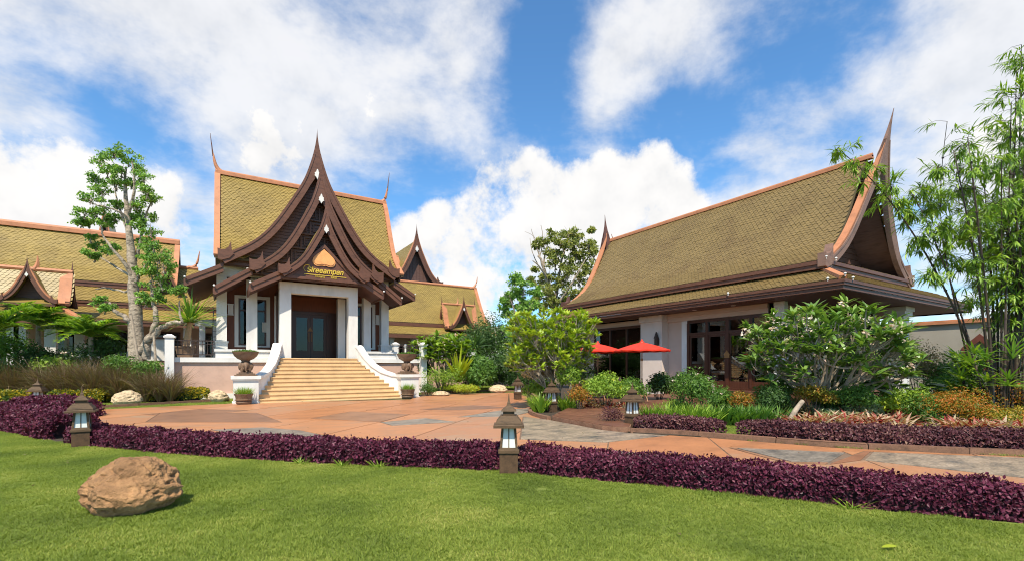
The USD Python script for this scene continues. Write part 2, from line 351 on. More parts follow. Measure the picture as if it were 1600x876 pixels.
LM = dict(
    purple=leafmat('purple_leaves', [(0, (0.017, 0.002, 0.006)), (0.4, (0.061, 0.008, 0.021)), (0.7, (0.145, 0.024, 0.055)), (0.9, (0.243, 0.067, 0.091)), (1, (0.145, 0.121, 0.037))], 0.5, 0.2),
    purple2=leafmat('purple_brown_leaves', [(0, (0.025, 0.006, 0.009)), (0.5, (0.085, 0.022, 0.030)), (0.8, (0.17, 0.07, 0.06)), (1, (0.26, 0.15, 0.09))], 0.5, 0.12),
    dark=leafmat('dark_leaves', [(0, (0.016, 0.037, 0.009)), (0.5, (0.047, 0.101, 0.022)), (1, (0.116, 0.202, 0.039))]),
    mid=leafmat('green_leaves', [(0, (0.030, 0.075, 0.012)), (0.5, (0.090, 0.188, 0.027)), (1, (0.195, 0.315, 0.045))]),
    light=leafmat('light_leaves', [(0, (0.078, 0.156, 0.016)), (0.5, (0.195, 0.312, 0.029)), (1, (0.364, 0.455, 0.052))]),
    lime=leafmat('lime_leaves', [(0, (0.143, 0.220, 0.013)), (0.5, (0.330, 0.396, 0.022)), (1, (0.528, 0.506, 0.033))]),
    tree=leafmat('tree_leaves', [(0, (0.055, 0.121, 0.024)), (0.5, (0.166, 0.317, 0.055)), (0.85, (0.362, 0.544, 0.090)), (1, (0.604, 0.724, 0.152))]),
    olive=leafmat('olive_leaves', [(0, (0.085, 0.104, 0.023)), (0.5, (0.227, 0.255, 0.053)), (1, (0.454, 0.435, 0.113))]),
    yellow=leafmat('yellow_green_leaves', [(0, (0.108, 0.189, 0.019)), (0.5, (0.311, 0.419, 0.034)), (1, (0.594, 0.621, 0.081))]),
    orange=leafmat('orange_leaves', [(0, (0.05, 0.10, 0.012)), (0.35, (0.14, 0.17, 0.018)), (0.55, (0.40, 0.20, 0.022)), (0.75, (0.50, 0.14, 0.02)), (1, (0.55, 0.24, 0.06))], scale=2.2),
    croton=leafmat('croton_leaves', [(0, (0.05, 0.10, 0.012)), (0.35, (0.16, 0.19, 0.02)), (0.6, (0.42, 0.30, 0.03)), (0.8, (0.48, 0.16, 0.03)), (1, (0.50, 0.40, 0.06))]),
    pinkgreen=leafmat('copper_leaves', [(0, (0.069, 0.092, 0.023)), (0.5, (0.230, 0.172, 0.069)), (1, (0.414, 0.241, 0.138))]),
    cordy=leafmat('red_strap_leaves', [(0, (0.11, 0.012, 0.014)), (0.36, (0.30, 0.04, 0.03)), (0.48, (0.40, 0.17, 0.11)), (0.62, (0.56, 0.40, 0.28)), (0.8, (0.46, 0.38, 0.22)), (1, (0.10, 0.16, 0.03))], scale=3.0),
    pale=leafmat('variegated_leaves', [(0, (0.08, 0.14, 0.03)), (0.5, (0.25, 0.29, 0.11)), (1, (0.5, 0.5, 0.3))]),
    brown=leafmat('brown_grass', [(0, (0.07, 0.035, 0.022)), (0.4, (0.17, 0.095, 0.06)), (0.65, (0.15, 0.13, 0.045)), (1, (0.38, 0.26, 0.18))], 0.6),
    marigold=leafmat('marigold_mix', [(0, (0.03, 0.07, 0.010)), (0.45, (0.08, 0.13, 0.016)), (0.62, (0.45, 0.36, 0.02)), (0.8, (0.58, 0.40, 0.02)), (1, (0.60, 0.20, 0.02))]),
    palm=leafmat('palm_leaves', [(0, (0.058, 0.137, 0.023)), (0.5, (0.166, 0.312, 0.039)), (0.85, (0.468, 0.585, 0.058)), (1, (0.702, 0.702, 0.117))], 0.35),
    frangi=leafmat('frangipani_leaves', [(0, (0.050, 0.110, 0.020)), (0.5, (0.143, 0.252, 0.050)), (1, (0.336, 0.454, 0.101))], 0.33),
    bamboo=leafmat('bamboo_leaves', [(0, (0.075, 0.140, 0.022)), (0.5, (0.198, 0.328, 0.041)), (1, (0.450, 0.581, 0.075))]),
    flower=leafmat('pink_flowers', [(0, (0.62, 0.32, 0.28)), (0.5, (0.75, 0.6, 0.52)), (1, (0.80, 0.74, 0.66))], 0.6),
    grass=leafmat('grass_blades', [(0, (0.075, 0.11, 0.014)), (0.4, (0.165, 0.225, 0.026)), (0.75, (0.27, 0.32, 0.045)), (1, (0.46, 0.42, 0.12))], 0.6, 0.35, 0.7, 1.5),
)
# ================================================================ GROUND
rng = np.random.default_rng(7)


def poly_px(pts, z=0.0): return Polygon([tuple(G(x, y, z)[:2]) for x, y in pts]).buffer(0)


g_ = MB(); g_.box(-400, 500, -200, 700, -0.6, -0.02)
single('ground', g_, M['ground'], 'bare ground stretching to the horizon behind the gardens', 'ground', 'structure')

# front edge of the driveway runs under the long purple hedge; the back edge is the kerb of the planting beds
HEDGE = np.array([G(*p)[:2] for p in [(-120, 664), (0, 672), (60, 686), (110, 694), (300, 712), (500, 724), (700, 733), (780, 736), (1000, 757), (1200, 778), (1400, 800), (1600, 818), (1900, 850)]])
hl = LineString(HEDGE)
drive_px_back = [(150, 640), (262, 635), (362, 630.5), (640, 624), (655, 618), (720, 615), (800, 613), (838, 623), (845, 632), (828, 643), (836, 650), (862, 657), (900, 664), (940, 672), (985, 677), (1100, 684), (1300, 700), (1600, 715), (1900, 733)]
BACK = np.array([G(*p)[:2] for p in drive_px_back])
off = 0.45
nrm = np.gradient(HEDGE, axis=0); nrm = np.stack([-nrm[:, 1], nrm[:, 0]], 1); nrm /= np.linalg.norm(nrm, axis=1, keepdims=True)
FRONT = HEDGE + nrm * off * np.sign((nrm @ np.array([S, C])))[:, None]
drive = Polygon(list(map(tuple, FRONT[3:])) + list(map(tuple, BACK[::-1])) + [tuple(G(60, 637)[:2]), tuple(G(-150, 640)[:2]), tuple(G(-150, 650)[:2]), tuple(G(85, 652)[:2])]).buffer(0)
drive = drive.union(Polygon([(0.2, 22.2), (8.6, 22.2), (8.6, 22.9), (0.2, 22.9)]))
d_ = Thing('driveway', 'driveway of orange and grey stamped concrete slabs with dark joints', 'driveway', kind='structure')
m = MB(); m.slab(drive, -0.015, 0.012); d_.part('paving_bed', m, M['joint'])
# slabs: a diagonal grid with its joints recessed
r2 = math.sqrt(0.5); org = np.array([3.76, 13.1]); sp = 2.12
ea, eb = np.array([r2, r2]), np.array([-r2, r2])
frng = np.random.default_rng(3)
cells, taken = [], set()
browns = {(0, 3), (4, 2), (3, 5)}
insets = [  # slate and brown fields set into the terracotta, with brown bands between them
    ('s', [(1150, 700.5), (1322, 708), (1297, 723), (1236, 722)]), ('s', [(1364, 707), (1600, 716), (1800, 727), (1800, 770), (1600, 748), (1350, 720)]), ('b', [(1294, 727), (1302, 723), (1352, 705.5), (1363, 706.2), (1346, 720)]), ('b', [(1138, 700), (1149, 700.6), (1236, 722.4), (1296, 723.4), (1292, 727), (1226, 724)]),
    ('s', [(818, 651), (928, 665), (1047, 680.5), (946, 692), (813, 687)]), ('s', [(594.5, 660), (665, 653.5), (713, 659.5), (614, 665.5)]), ('b', [(486.5, 654), (548, 643), (641, 647.5), (594.5, 659.5)]), ('b', [(228, 660), (250, 646), (400, 645), (440, 660)]),
    ('s', [(715, 652), (790, 640), (842, 637), (828, 644), (800, 651)]), ('s', [(330, 672), (410, 668), (470, 673), (520, 684), (400, 684)]), ('b', [(655, 640), (740, 633), (800, 637), (720, 641)]), ('s', [(880, 712), (960, 704), (1060, 716), (1000, 726)])]
cut = []
for kind, pts in insets:
    P = poly_px(pts).intersection(drive.buffer(-.02))
    for c_ in cut: P = P.difference(c_.buffer(.03))
    cut.append(P)
    for g in getattr(P, 'geoms', [P]):
        if g.geom_type == 'Polygon' and g.area > .03:
            s_ = MB(); s_.slab(g.buffer(-.012), .013, .024); d_.part('slab', s_, (GREY if kind == 's' else BROWN)[len(cut) % 3])
cutall = unary_union(cut).buffer(.025)
for i in range(-30, 31):
    for j in range(-30, 31):
        if (i, j) in taken: continue
        w_, h_ = 1, 1
        if (i, j) not in browns and frng.random() < 0.4 and (i + 1, j) not in browns | taken: w_ = 2
        elif (i, j) not in browns and frng.random() < 0.35 and (i, j + 1) not in browns | taken: h_ = 2
        for a in range(w_):
            for b in range(h_): taken.add((i + a, j + b))
        a0 = org + ea * sp * i + eb * sp * j
        q = Polygon([tuple(a0), tuple(a0 + ea * sp * w_), tuple(a0 + ea * sp * w_ + eb * sp * h_), tuple(a0 + eb * sp * h_)]).buffer(-0.016).intersection(drive.buffer(-0.01)).difference(cutall)
        for g in getattr(q, 'geoms', [q]):
            if g.area < 0.05 or g.geom_type != 'Polygon': continue
            mm = (BROWN if (i, j) in browns else ORANGE)[int(frng.integers(3))]
            s_ = MB(); s_.slab(g, 0.013, 0.020 + 0.003 * frng.random()); d_.part('slab', s_, mm)

# lawn in front and the strips of grass behind the drive
lawn_poly = Polygon(list(map(tuple, HEDGE)) + [(8.5, -6), (-3, -12), (-30, 5), (-30, 30)]).buffer(0).difference(drive.buffer(0.02))
strip_left = poly_px([(-200, 640), (150, 639), (262, 635), (362, 630), (364, 612), (230, 612), (-200, 612)]).difference(drive)
strip_mid = poly_px([(655, 616), (720, 613), (800, 611.5), (836, 621), (842, 610), (800, 603), (735, 600), (690, 606), (655, 611)]).difference(drive)
strip_right = poly_px([(1120, 683), (1300, 697), (1650, 714), (1650, 668), (1400, 650), (1180, 655), (1110, 660)]).difference(drive)
m = MB()
for p in (lawn_poly, strip_left, strip_mid, strip_right): m.slab(p, -0.018, 0.006)
single('lawn', m, M['lawn'], 'earth under the mown lawns', 'lawn', 'structure')
beds = unary_union([poly_px([(-200, 628), (364, 618), (364, 596), (-200, 596)]), poly_px([(655, 619), (735, 612), (840, 606), (842, 586), (640, 590)]),
                    poly_px([(842, 624), (830, 644), (860, 655), (1000, 677), (1110, 682), (1110, 640), (1600, 690), (1700, 640), (1400, 600), (842, 596)]), poly_px([(-120, 667), (0, 675), (60, 689), (112, 698), (130, 690), (100, 648), (0, 644), (-120, 644)])]).difference(drive).difference(unary_union([lawn_poly, strip_left, strip_mid, strip_right]))
m = MB(); m.slab(beds, -0.017, 0.014); single('planting_bed', m, M['soil'], 'dark soil of the planting beds behind the drive', 'planting bed', 'structure')

# kerbs, one stone at a time
k_ = Thing('kerb', 'low brown kerb of single stones edging the driveway', 'kerb', kind='structure')


def kerb(line, step, w=0.13, h=0.11):
    L = LineString(line); n = max(1, int(L.length / step))
    for i in range(n):
        a, b = L.length * i / n + 0.006, L.length * (i + 1) / n - 0.006
        seg = LineString([L.interpolate(a + (b - a) * t) for t in np.linspace(0, 1, 4)])
        q = seg.buffer(w / 2, cap_style=2)
        mm = MB(); mm.slab(q, -0.01, h + 0.008 * math.sin(i * 2.3)); mm.slab(q.buffer(-0.012), h, h + 0.012); k_.part('kerb_stone', mm, M['kerb'])


kerb([G(*p)[:2] for p in [(-60, 640.5), (60, 639.5), (150, 638), (262, 631.5), (358, 626)]], 1.1)
kerb(curve([G(*p)[:2] for p in [(659, 615.5), (720, 612.8), (800, 611.5), (838, 622), (846, 632), (828, 644), (838, 651), (858, 656)]], 60), 0.8)
kerb(curve([G(*p)[:2] for p in [(985, 674.5), (1100, 681), (1300, 696.5), (1600, 711), (1900, 728)]], 40), 1.35, 0.14, 0.09)

# ================================================================ ROOF KIT
PROF = np.array([(0, 1), (.158, .815), (.293, .61), (.464, .378), (.637, .207), (.81, .098), (1, 0)])     # half width, height: steep ridge, flared eave
BOARD = np.array([(0, 1.352), (.018, 1.2), (.053, 1.069), (.10, .94), (.158, .815), (.293, .61), (.464, .378), (.637, .207), (.81, .098), (1, 0)])


def roofcurve(W_, z0, zr, n=14):
    c = curve(PROF, n); return np.stack([c[:, 0] * W_, z0 + c[:, 1] * (zr - z0)], 1)


def slope_sheet(mb, o, along, out, L, prof, thick=0.1):
    """a curved sheet: o ridge start (z ignored), along unit, out unit, prof [(d, z)] from ridge to eave"""
    o, along, out = (np.asarray(x, float) for x in (o, along, out)); n = len(prof)
    v = []
    for dz in (0, -thick):
        for s in (0, L):
            for d, z in prof: p = o + along * s + out * d; v.append([p[0], p[1], z + dz])
    v = np.array(v); f = []
    for i in range(n - 1):
        f += [[i, i + 1, n + i + 1, n + i], [2 * n + i, 3 * n + i, 3 * n + i + 1, 2 * n + i + 1], [i, 2 * n + i, 2 * n + i + 1, i + 1], [n + i, n + i + 1, 3 * n + i + 1, 3 * n + i]]
    f += [[0, n, 3 * n, 2 * n], [n - 1, 3 * n - 1, 4 * n - 1, 2 * n - 1]]
    return mb.add(v, f)


def tiles(o, along, out, L, prof, w, e, keep=None, seed=1, s0=0.0, tilt=0.035):
    """pointed flat tiles in staggered courses: arrays (n, 8, 3) of corners and the faces of one tile"""
    r = np.random.default_rng(seed)
    o, along, out = (np.asarray(x, float) for x in (o, along, out))
    prof = np.asarray(prof, float); ds = np.r_[0, np.cumsum(np.linalg.norm(np.diff(prof, axis=0), axis=1))]
    rows = int(ds[-1] / e); e = ds[-1] / rows
    V = []
    for k in range(rows):
        n = int(L / w); ww = L / n
        s = (np.arange(n + (k % 2)) + (0.5 if k % 2 == 0 else 0.0)) * ww
        t1 = (k + 1) * e + 0.42 * e; t0 = t1 - 1.95 * e; tm = t1 - 0.62 * e
        def at(t):
            t = np.clip(t, 0, ds[-1] + 0.06); d = np.interp(t, ds, prof[:, 0]); z = np.interp(t, ds, prof[:, 1])
            t2 = min(t + 0.05, ds[-1]); d2, z2 = np.interp(t2, ds, prof[:, 0]), np.interp(t2, ds, prof[:, 1]); t1_ = max(t2 - 0.1, 0)
            g = np.array([d2 - np.interp(t1_, ds, prof[:, 0]), z2 - np.interp(t1_, ds, prof[:, 1])]); g /= np.linalg.norm(g)
            return d, z, np.array([-g[1], g[0]])
        j = r.normal(0, 0.004, (len(s), 2))
        def pt(t, ds_, lift):
            d, z, nn = at(t); d += nn[0] * (lift + 0.012); z += nn[1] * (lift + 0.012)
            p = o + along * (s + ds_ * ww)[:, None] + out * (d + j[:, :1]); p[:, 2] = z + j[:, 1]
            return p
        up = tilt
        V.append(np.stack([pt(t0, -.49, 0), pt(t0, .49, 0), pt(tm, .49, up * .7), pt(t1, 0, up), pt(tm, -.49, up * .7), pt(tm, .49, 0), pt(t1, 0, 0), pt(tm, -.49, 0)], 1))
    V = np.concatenate(V)
    if keep is not None: V = V[keep(V.mean(1))]
    fa = np.array([[0, 4, 1], [1, 4, 2], [2, 4, 3], [3, 6, 5], [3, 5, 2], [4, 7, 6], [4, 6, 3]])
    if np.dot(np.cross(along, out), [0, 0, 1]) < 0: fa = fa  # both windings are drawn alike
    return V, fa


def tile_mesh(V, fa):
    n = len(V); return V.reshape(-1, 3), (np.arange(n)[:, None, None] * 8 + fa[None]).reshape(-1, 3)


def verge(mb, o, out, prof, along, w=0.3, h=0.1):
    """cap laid along the edge of a slope, following the profile; along points inwards"""
    o, along, out = (np.asarray(x, float) for x in (o, along, out)); n = len(prof); prof = np.asarray(prof)
    g = np.gradient(prof, axis=0); g /= np.linalg.norm(g, axis=1, keepdims=True); nn = np.stack([-g[:, 1], g[:, 0]], 1)
    nn *= np.sign(nn[:, 1:2] + 1e-9)
    v = []
    for a, b in ((0, 0.0), (0, h), (w, h), (w, 0.0)):
        for (d, z), m_ in zip(prof, nn): p = o + along * a + out * (d + m_[0] * b); v.append([p[0], p[1], z + m_[1] * b])
    f = [[k * n + i, k * n + i + 1, ((k + 1) % 4) * n + i + 1, ((k + 1) % 4) * n + i] for k in range(4) for i in range(n - 1)]
    f += [[0, n, 2 * n, 3 * n], [n - 1, 4 * n - 1, 3 * n - 1, 2 * n - 1]]
    return mb.add(v, f)


def board_shapes(W_, z0, zr, wd, slim=1.0):
    """outline of the left half of a bargeboard pair with its shared spire: polygon in (h, z)"""
    b = curve(BOARD, 40); outer = np.stack([b[:, 0] * W_, z0 + b[:, 1] * (zr - z0)], 1)
    k = np.argmin(abs(outer[:, 0] - 0.158 * W_)); low = outer[k:]
    g = np.gradient(low, axis=0); g /= np.linalg.norm(g, axis=1, keepdims=True)
    inner = low + np.stack([g[:, 1], -g[:, 0]], 1) * wd
    inner = inner[inner[:, 0] > 0.02]
    zin = inner[0, 1] + inner[0, 0] * 1.75
    return Polygon(list(map(tuple, outer)) + list(map(tuple, inner[::-1])) + [(0, zin)]).buffer(0), outer, inner, zin


def hook_poly(W_, z0, k=1.0):      # upturned flame at the foot of a bargeboard
    return Polygon([(W_ + .10 * k, z0 - .16 * k), (W_ + .12 * k, z0 + .50 * k), (W_ - .06 * k, z0 + .44 * k), (W_ - .28 * k, z0 + .46 * k), (W_ - .46 * k, z0 + .62 * k), (W_ - .60 * k, z0 + 1.02 * k), (W_ - .62 * k, z0 + .62 * k), (W_ - .66 * k, z0 + .40 * k), (W_ - .76 * k, z0 + .24 * k), (W_ - .5 * k, z0 - .06 * k), (W_ - .1 * k, z0 - .22 * k)])


def bargeboards(T, xc, y, W_, z0, zr, wd, thick, mat_, lean=0.0, hook=1.0, axis='y', cap=None, pendant=True):
    """pair of curved bargeboards in the plane y (axis 'y', facing -y) or x (axis 'x'), with hooks, cap and pendant"""
    P, outer, inner, zin = board_shapes(W_, z0, zr, wd)

    def place(mb):
        v, f = mb.arr(); v = v.copy()
        t = np.clip((v[:, 2] - z0) / (zr - z0), 0, 1.4) ** 1.6 * lean
        v[:, 1] = y + (v[:, 1] - y) * (1 - .88 * np.clip((v[:, 2] - zr) / (.352 * (zr - z0)), 0, 1) ** .8) - t
        if axis == 'x':
            v = np.stack([-(v[:, 1] - y) * T.facing + y, v[:, 0], v[:, 2]], 1)
        return v, f
    for s in (-1, 1):
        mb = MB()
        q = Polygon([(s * a, b) for a, b in P.exterior.coords])
        mb.prism(q, (xc, y, 0), (1, 0, 0), (0, 0, 1), -thick)     # u x w = -y: depth runs to +y
        q2 = Polygon([(s * a, b) for a, b in list(map(tuple, outer[6:])) + list(map(tuple, (outer[6:] + (inner[0] - outer[np.argmin(abs(outer[:, 0] - .158 * W_))]) * 0.28)[::-1]))]).buffer(0)
        mb.prism(q2, (xc, y - 0.03, 0), (1, 0, 0), (0, 0, 1), -(thick))
        T.part('bargeboard', place(mb), mat_)
        mb = MB(); h = hook_poly(W_, z0, hook)
        mb.prism(Polygon([(s * a, b) for a, b in h.exterior.coords]), (xc, y - 0.05, 0), (1, 0, 0), (0, 0, 1), -(thick + 0.1))
        T.part('hook', place(mb), mat_)
        if cap:
            mb = MB(); o2 = outer[7:]
            n = len(o2); v = []
            g = np.gradient(o2, axis=0); g /= np.linalg.norm(g, axis=1, keepdims=True); nn = np.stack([-g[:, 1], g[:, 0]], 1); nn *= np.sign(nn[:, 1:2] + 1e-9)
            tp = np.clip(np.arange(n) / 7, .12, 1)
            for dy, b in ((cap[0], 0.004), (cap[0], 0.07), (cap[1], 0.07), (cap[1], 0.004)):
                for (hh, zz), m_, k_ in zip(o2, nn, tp): v.append([xc + s * (hh + m_[0] * b * k_), y + cap[0] + (dy - cap[0]) * k_, zz + m_[1] * b * k_])
            f = [[k * n + i, k * n + i + 1, ((k + 1) % 4) * n + i + 1, ((k + 1) % 4) * n + i] for k in range(4) for i in range(n - 1)] + [[0, n, 2 * n, 3 * n], [n - 1, 4 * n - 1, 3 * n - 1, 2 * n - 1]]
            mb.add(v, f); T.part('verge_cap', place(mb), M['terra'])
    if pendant:
        k = wd / 0.58
        mb = MB(); mb.prism([(-.03 * k, .32 * k), (.03 * k, .32 * k), (.10 * k, .1 * k), (.2 * k, .02 * k), (.17 * k, -.1 * k), (.22 * k, -.2 * k), (.09 * k, -.3 * k), (0, -.48 * k), (-.09 * k, -.3 * k), (-.22 * k, -.2 * k), (-.17 * k, -.1 * k), (-.2 * k, .02 * k), (-.10 * k, .1 * k)], (xc, y - 0.1, zin + 0.12 * k), (1, 0, 0), (0, 0, 1), -0.08)
        T.part('pendant', place(mb), M['white'])
    return P, outer, inner, zin


def gable_poly(outer, inner, z_floor, xc=0):
    pts = list(map(tuple, outer[outer[:, 1] < inner[0, 1] + 0.4])); top = pts[0][1]
    q = Polygon([(-a, b) for a, b in pts[::-1]] + [(0, top + 0.5)] + pts + [(pts[-1][0], z_floor), (-pts[-1][0], z_floor)]).buffer(0)
    return q.buffer(-0.08)


def siding(T, poly, xc, y, h, mat_, name='siding_board', skew=0.02):
    """lapped horizontal boards cut to the gable, each one a part"""
    x0, z0, x1, z1 = poly.bounds; z = z0
    while z < z1:
        q = poly.intersection(sbox(x0, z, x1, z + h - 0.012))
        if not q.is_empty and q.area > 0.01:
            mb = MB(); mb.prism(q, (xc, y, 0), (1, 0, 0), (0, 0, 1), -0.05)
            v, f = mb.arr(); v = v.copy(); v[:, 1] += (v[:, 2] - z) / h * skew
            T.part(name, (v, f), mat_)
        z += h


def chofa(mb, base, tip_dir, size):
    """slender horn at a ridge end: base point, horizontal direction it leans to"""
    d = np.asarray(tip_dir, float); b = np.asarray(base, float)
    pts = [b - d * .55 * size, b + d * .02 * size + [0, 0, .10 * size], b + d * .16 * size + [0, 0, .35 * size], b + d * .20 * size + [0, 0, .75 * size], b + d * .27 * size + [0, 0, 1.5 * size]]
    p = curve(pts, 14); r = np.interp(np.linspace(0, 1, 14), [0, .22, .4, .7, 1], [.10, .17, .11, .035, .008]) * size
    return mb.tube(p, r, 7)


# ================================================================ ENTRANCE PAVILION
pv = Thing('entrance_pavilion', 'white columned entrance pavilion with triple stacked brown gables, golden tile roof and wide stair', 'building', (4.25, 26, 0))
XC = 4.3
FZ = 2.0
# terrace
m = MB(); m.box(-2.15, 10.15, 26.6, 37, -0.05, FZ - 0.22); m.box(2.15, 6.35, 25.5, 26.7, -0.05, FZ - 0.22); pv.part('terrace_wall', m, M['pink'])
m = MB()
m.box(-2.22, 10.22, 26.5, 37, FZ - 0.22, FZ); m.box(2.1, 6.4, 25.45, 26.5, FZ - 0.22, FZ); pv.part('terrace_edge', m, M['white'])
m = MB(); m.box(-2.25, 10.25, 26.45, 26.6, -0.02, 0.25); pv.part('plinth', m, M['white'])
for x0, x1 in ((-0.35, 2.2), (6.3, 8.55)):
    m = MB(); m.box(x0, x1, 26.56, 29, FZ, FZ + 0.30); m.box(x0 - .05, x1 + .02, 26.5, 27.0, FZ + 0.30, FZ + 0.42); pv.part('parapet', m, M['white'])


def pillar(x, y, w, z0, z1):
    m = MB(); m.box(x - w / 2, x + w / 2, y - w / 2, y + w / 2, z0, z1 - .16); m.frustum((x, y), w + .10, w + .12, z1 - .16, z1 - .08); m.frustum((x, y), w + .06, w * .35, z1 - .08, z1 + .02)
    pv.part('terrace_pillar', m, M['white'])


pillar(-2.12, 26.4, .34, 0, 3.05); pillar(10.12, 26.4, .36, 0, 2.98); pillar(8.75, 27.4, .3, FZ, 3.0)
# railings: rails and single bars
def railing(x0, x1, y, z0=FZ + .12, z1=FZ + .82):
    m = MB(); m.box(x0, x1, y - .03, y + .03, z1 - .05, z1); m.box(x0, x1, y - .02, y + .02, z1 - .2, z1 - .17); m.box(x0, x1, y - .025, y + .025, z0, z0 + .04); pv.part('rail', m, M['metal'])
    n = int((x1 - x0) / .19)
    for i in range(n):
        x = x0 + (i + .5) * (x1 - x0) / n
        m = MB(); m.box(x - .014, x + .014, y - .014, y + .014, z0 + .04, z1 - .05); pv.part('baluster', m, M['metal'])


railing(-1.93, -.38, 26.62); railing(8.65, 9.93, 26.62)
for x in (8.95, 9.45): 
    m = MB(); m.lathe([(.0, .95), (.10, .9), (.12, .8), (.06, .72), (.05, .3), (.09, .15), (.09, 0)], (x, 27.6, FZ), 12); pv.part('balustrade_post', m, M['white'])


def column(x0, x1, y0, y1, z0, z1, name='column', base=True):
    m = MB(); m.box(x0, x1, y0, y1, z0, z1)
    if base: m.box(x0 - .05, x1 + .05, y0 - .05, y1 + .05, z0, z0 + .10); m.box(x0 - .07, x1 + .07, y0 - .07, y1 + .07, z0 + .5, z0 + .58); m.box(x0 - .035, x1 + .035, y0 - .035, y1 + .035, z0 + .10, z0 + .5)
    pv.part(name, m, M['white'])


PYF = 25.6
column(2.34, 2.86, PYF, PYF + .5, FZ, 5.25, 'portico_column', False); column(5.64, 6.12, PYF, PYF + .5, FZ, 5.25, 'portico_column', False)
m = MB(); m.box(2.34, 6.12, PYF - .003, PYF + .5, 5.25, 5.78); pv.part('portico_beam', m, M['white'])
column(2.34, 2.75, 28.2, 28.6, FZ, 5.4, 'portico_column', False); column(5.5, 5.9, 27.6, 28.0, FZ, 5.4, 'portico_column', False)
column(.97, 1.46, 27.3, 27.75, FZ + .3, 6.0, base=False); column(6.86, 7.27, 27.3, 27.75, FZ + .3, 6.0, base=False)
column(-.33, .13, 28.2, 28.65, FZ + .3, 6.2); column(8.14, 8.6, 28.2, 28.65, FZ + .3, 6.2)
m = MB(); m.box(-.33, 2.3, 28.25, 28.6, 6.2, 6.75); pv.part('upper_beam', m, M['white']); m = MB(); m.box(6.2, 8.6, 28.25, 28.6, 6.2, 6.75); pv.part('upper_beam', m, M['white'])
m = MB(); m.box(.97, 2.5, 27.0, 27.3, 6.12, 6.55); pv.part('upper_beam', m, M['white']); m = MB(); m.box(6.0, 7.27, 27.0, 27.3, 6.12, 6.55); pv.part('upper_beam', m, M['white'])
# walls with windows and door
WY = 29.0
m = MB()
for x0, x1, z0, z1 in ((-.2, .5, FZ, 7), (.5, 2.15, FZ, 2.62), (.5, 2.15, 5.4, 7), (2.15, 3.2, FZ, 7), (3.2, 5.85, 4.72, 7), (5.85, 6.35, FZ, 7), (6.35, 7.95, FZ, 2.62), (6.35, 7.95, 5.4, 7), (7.95, 8.5, FZ, 7)):
    m.box(x0, x1, WY, WY + .22, z0, z1)
pv.part('front_wall', m, M['redwood'])
m = MB(); m.box(-.2, .0, WY + .22, 36, FZ, 7); m.box(8.3, 8.5, WY + .22, 36, FZ, 7); m.box(-.2, 8.5, 35.8, 36.0, FZ, 7); pv.part('side_wall', m, M['redwood'])
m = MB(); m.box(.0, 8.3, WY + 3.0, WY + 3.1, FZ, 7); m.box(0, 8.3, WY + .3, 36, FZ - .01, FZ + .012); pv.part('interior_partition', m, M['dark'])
for x0, x1 in ((.5, 2.15), (6.35, 7.95)):
    m = MB(); z0, z1, w = 2.62, 5.4, .16
    m.box(x0 - .02, x0 + w, WY - .08, WY + .1, z0, z1); m.box(x1 - w, x1 + .02, WY - .08, WY + .1, z0, z1); m.box(x0 + w, x1 - w, WY - .08, WY + .1, z1 - w, z1); m.box(x0 + w, x1 - w, WY - .08, WY + .1, z0, z0 + .09)
    f_ = pv.part('window', m, M['white'])
    m = MB(); xm = (x0 + x1) / 2
    for a, b in ((x0 + w, x0 + w + .09), (xm - .09, xm + .09), (x1 - w - .09, x1 - w)): m.box(a, b, WY - .02, WY + .09, z0 + .09, z1 - w)
    for za in (z0 + .09, z0 + 1.95, z1 - w - .08): m.box(x0 + w + .09, x1 - w - .09, WY - .012, WY + .082, za, za + .08)
    pv.part('frame', m, M['doorwood'], f_)
    for a, b in ((x0 + w, xm), (xm, x1 - w)):
        m = MB(); m.box(a, b, WY + .03, WY + .04, z0 + .08, z1 - w); pv.part('pane', m, M['glass'], f_)
m = MB(); m.box(1.78, 2.0, WY - .035, WY - .02, 3.45, 4.0); pv.part('notice', m, M['cloth'])
# door set inside the porch
m = MB(); m.box(3.2, 3.36, WY - .06, WY + .2, FZ, 4.72); m.box(5.12, 5.25, WY - .06, WY + .2, FZ, 4.72); m.box(3.36, 5.12, WY - .06, WY + .2, 4.55, 4.72); m.box(5.25, 5.85, WY - .02, WY + .15, FZ, 4.72); df = pv.part('door_frame', m, M['doorwood'])
for x0, x1 in ((3.36, 4.235), (4.245, 5.12)):
    m = MB(); st = .15
    m.box(x0, x0 + st, WY, WY + .08, FZ + .02, 4.55); m.box(x1 - st, x1, WY, WY + .08, FZ + .02, 4.55); m.box(x0 + st, x1 - st, WY, WY + .08, 4.38, 4.55); m.box(x0 + st, x1 - st, WY, WY + .08, FZ + .02, FZ + .48)
    d = pv.part('door', m, M['doorwood'])
    m = MB(); m.box(x0 + st, x1 - st, WY + .03, WY + .042, FZ + .48, 4.38); pv.part('pane', m, M['glass'], d)
    m = MB(); xh = x1 - .07 if x0 < 4 else x0 + .07
    m.box(xh - .02, xh + .02, WY - .07, WY - .04, 3.0, 3.5); m.box(xh - .015, xh + .015, WY - .05, WY, 3.05, 3.08); m.box(xh - .015, xh + .015, WY - .05, WY, 3.42, 3.45); pv.part('handle', m, M['bronze'], d)
m = MB(); m.prism([(-.16, 0), (.16, 0), (.1, .08), (.07, .13), (0, .26), (-.07, .13), (-.1, .08)], (4.24, WY - .03, 3.6), (1, 0, 0), (0, 0, 1), -.025); pv.part('door_ornament', m, M['bronze'])
m = MB(); m.box(2.8, 5.6, PYF + .5, WY, 5.55, 5.65); m.box(2.4, 2.5, 26.2, WY, FZ, 5.6); m.box(5.95, 6.05, 28.0, WY, FZ, 5.6); pv.part('porch_lining', m, M['doorwood'])
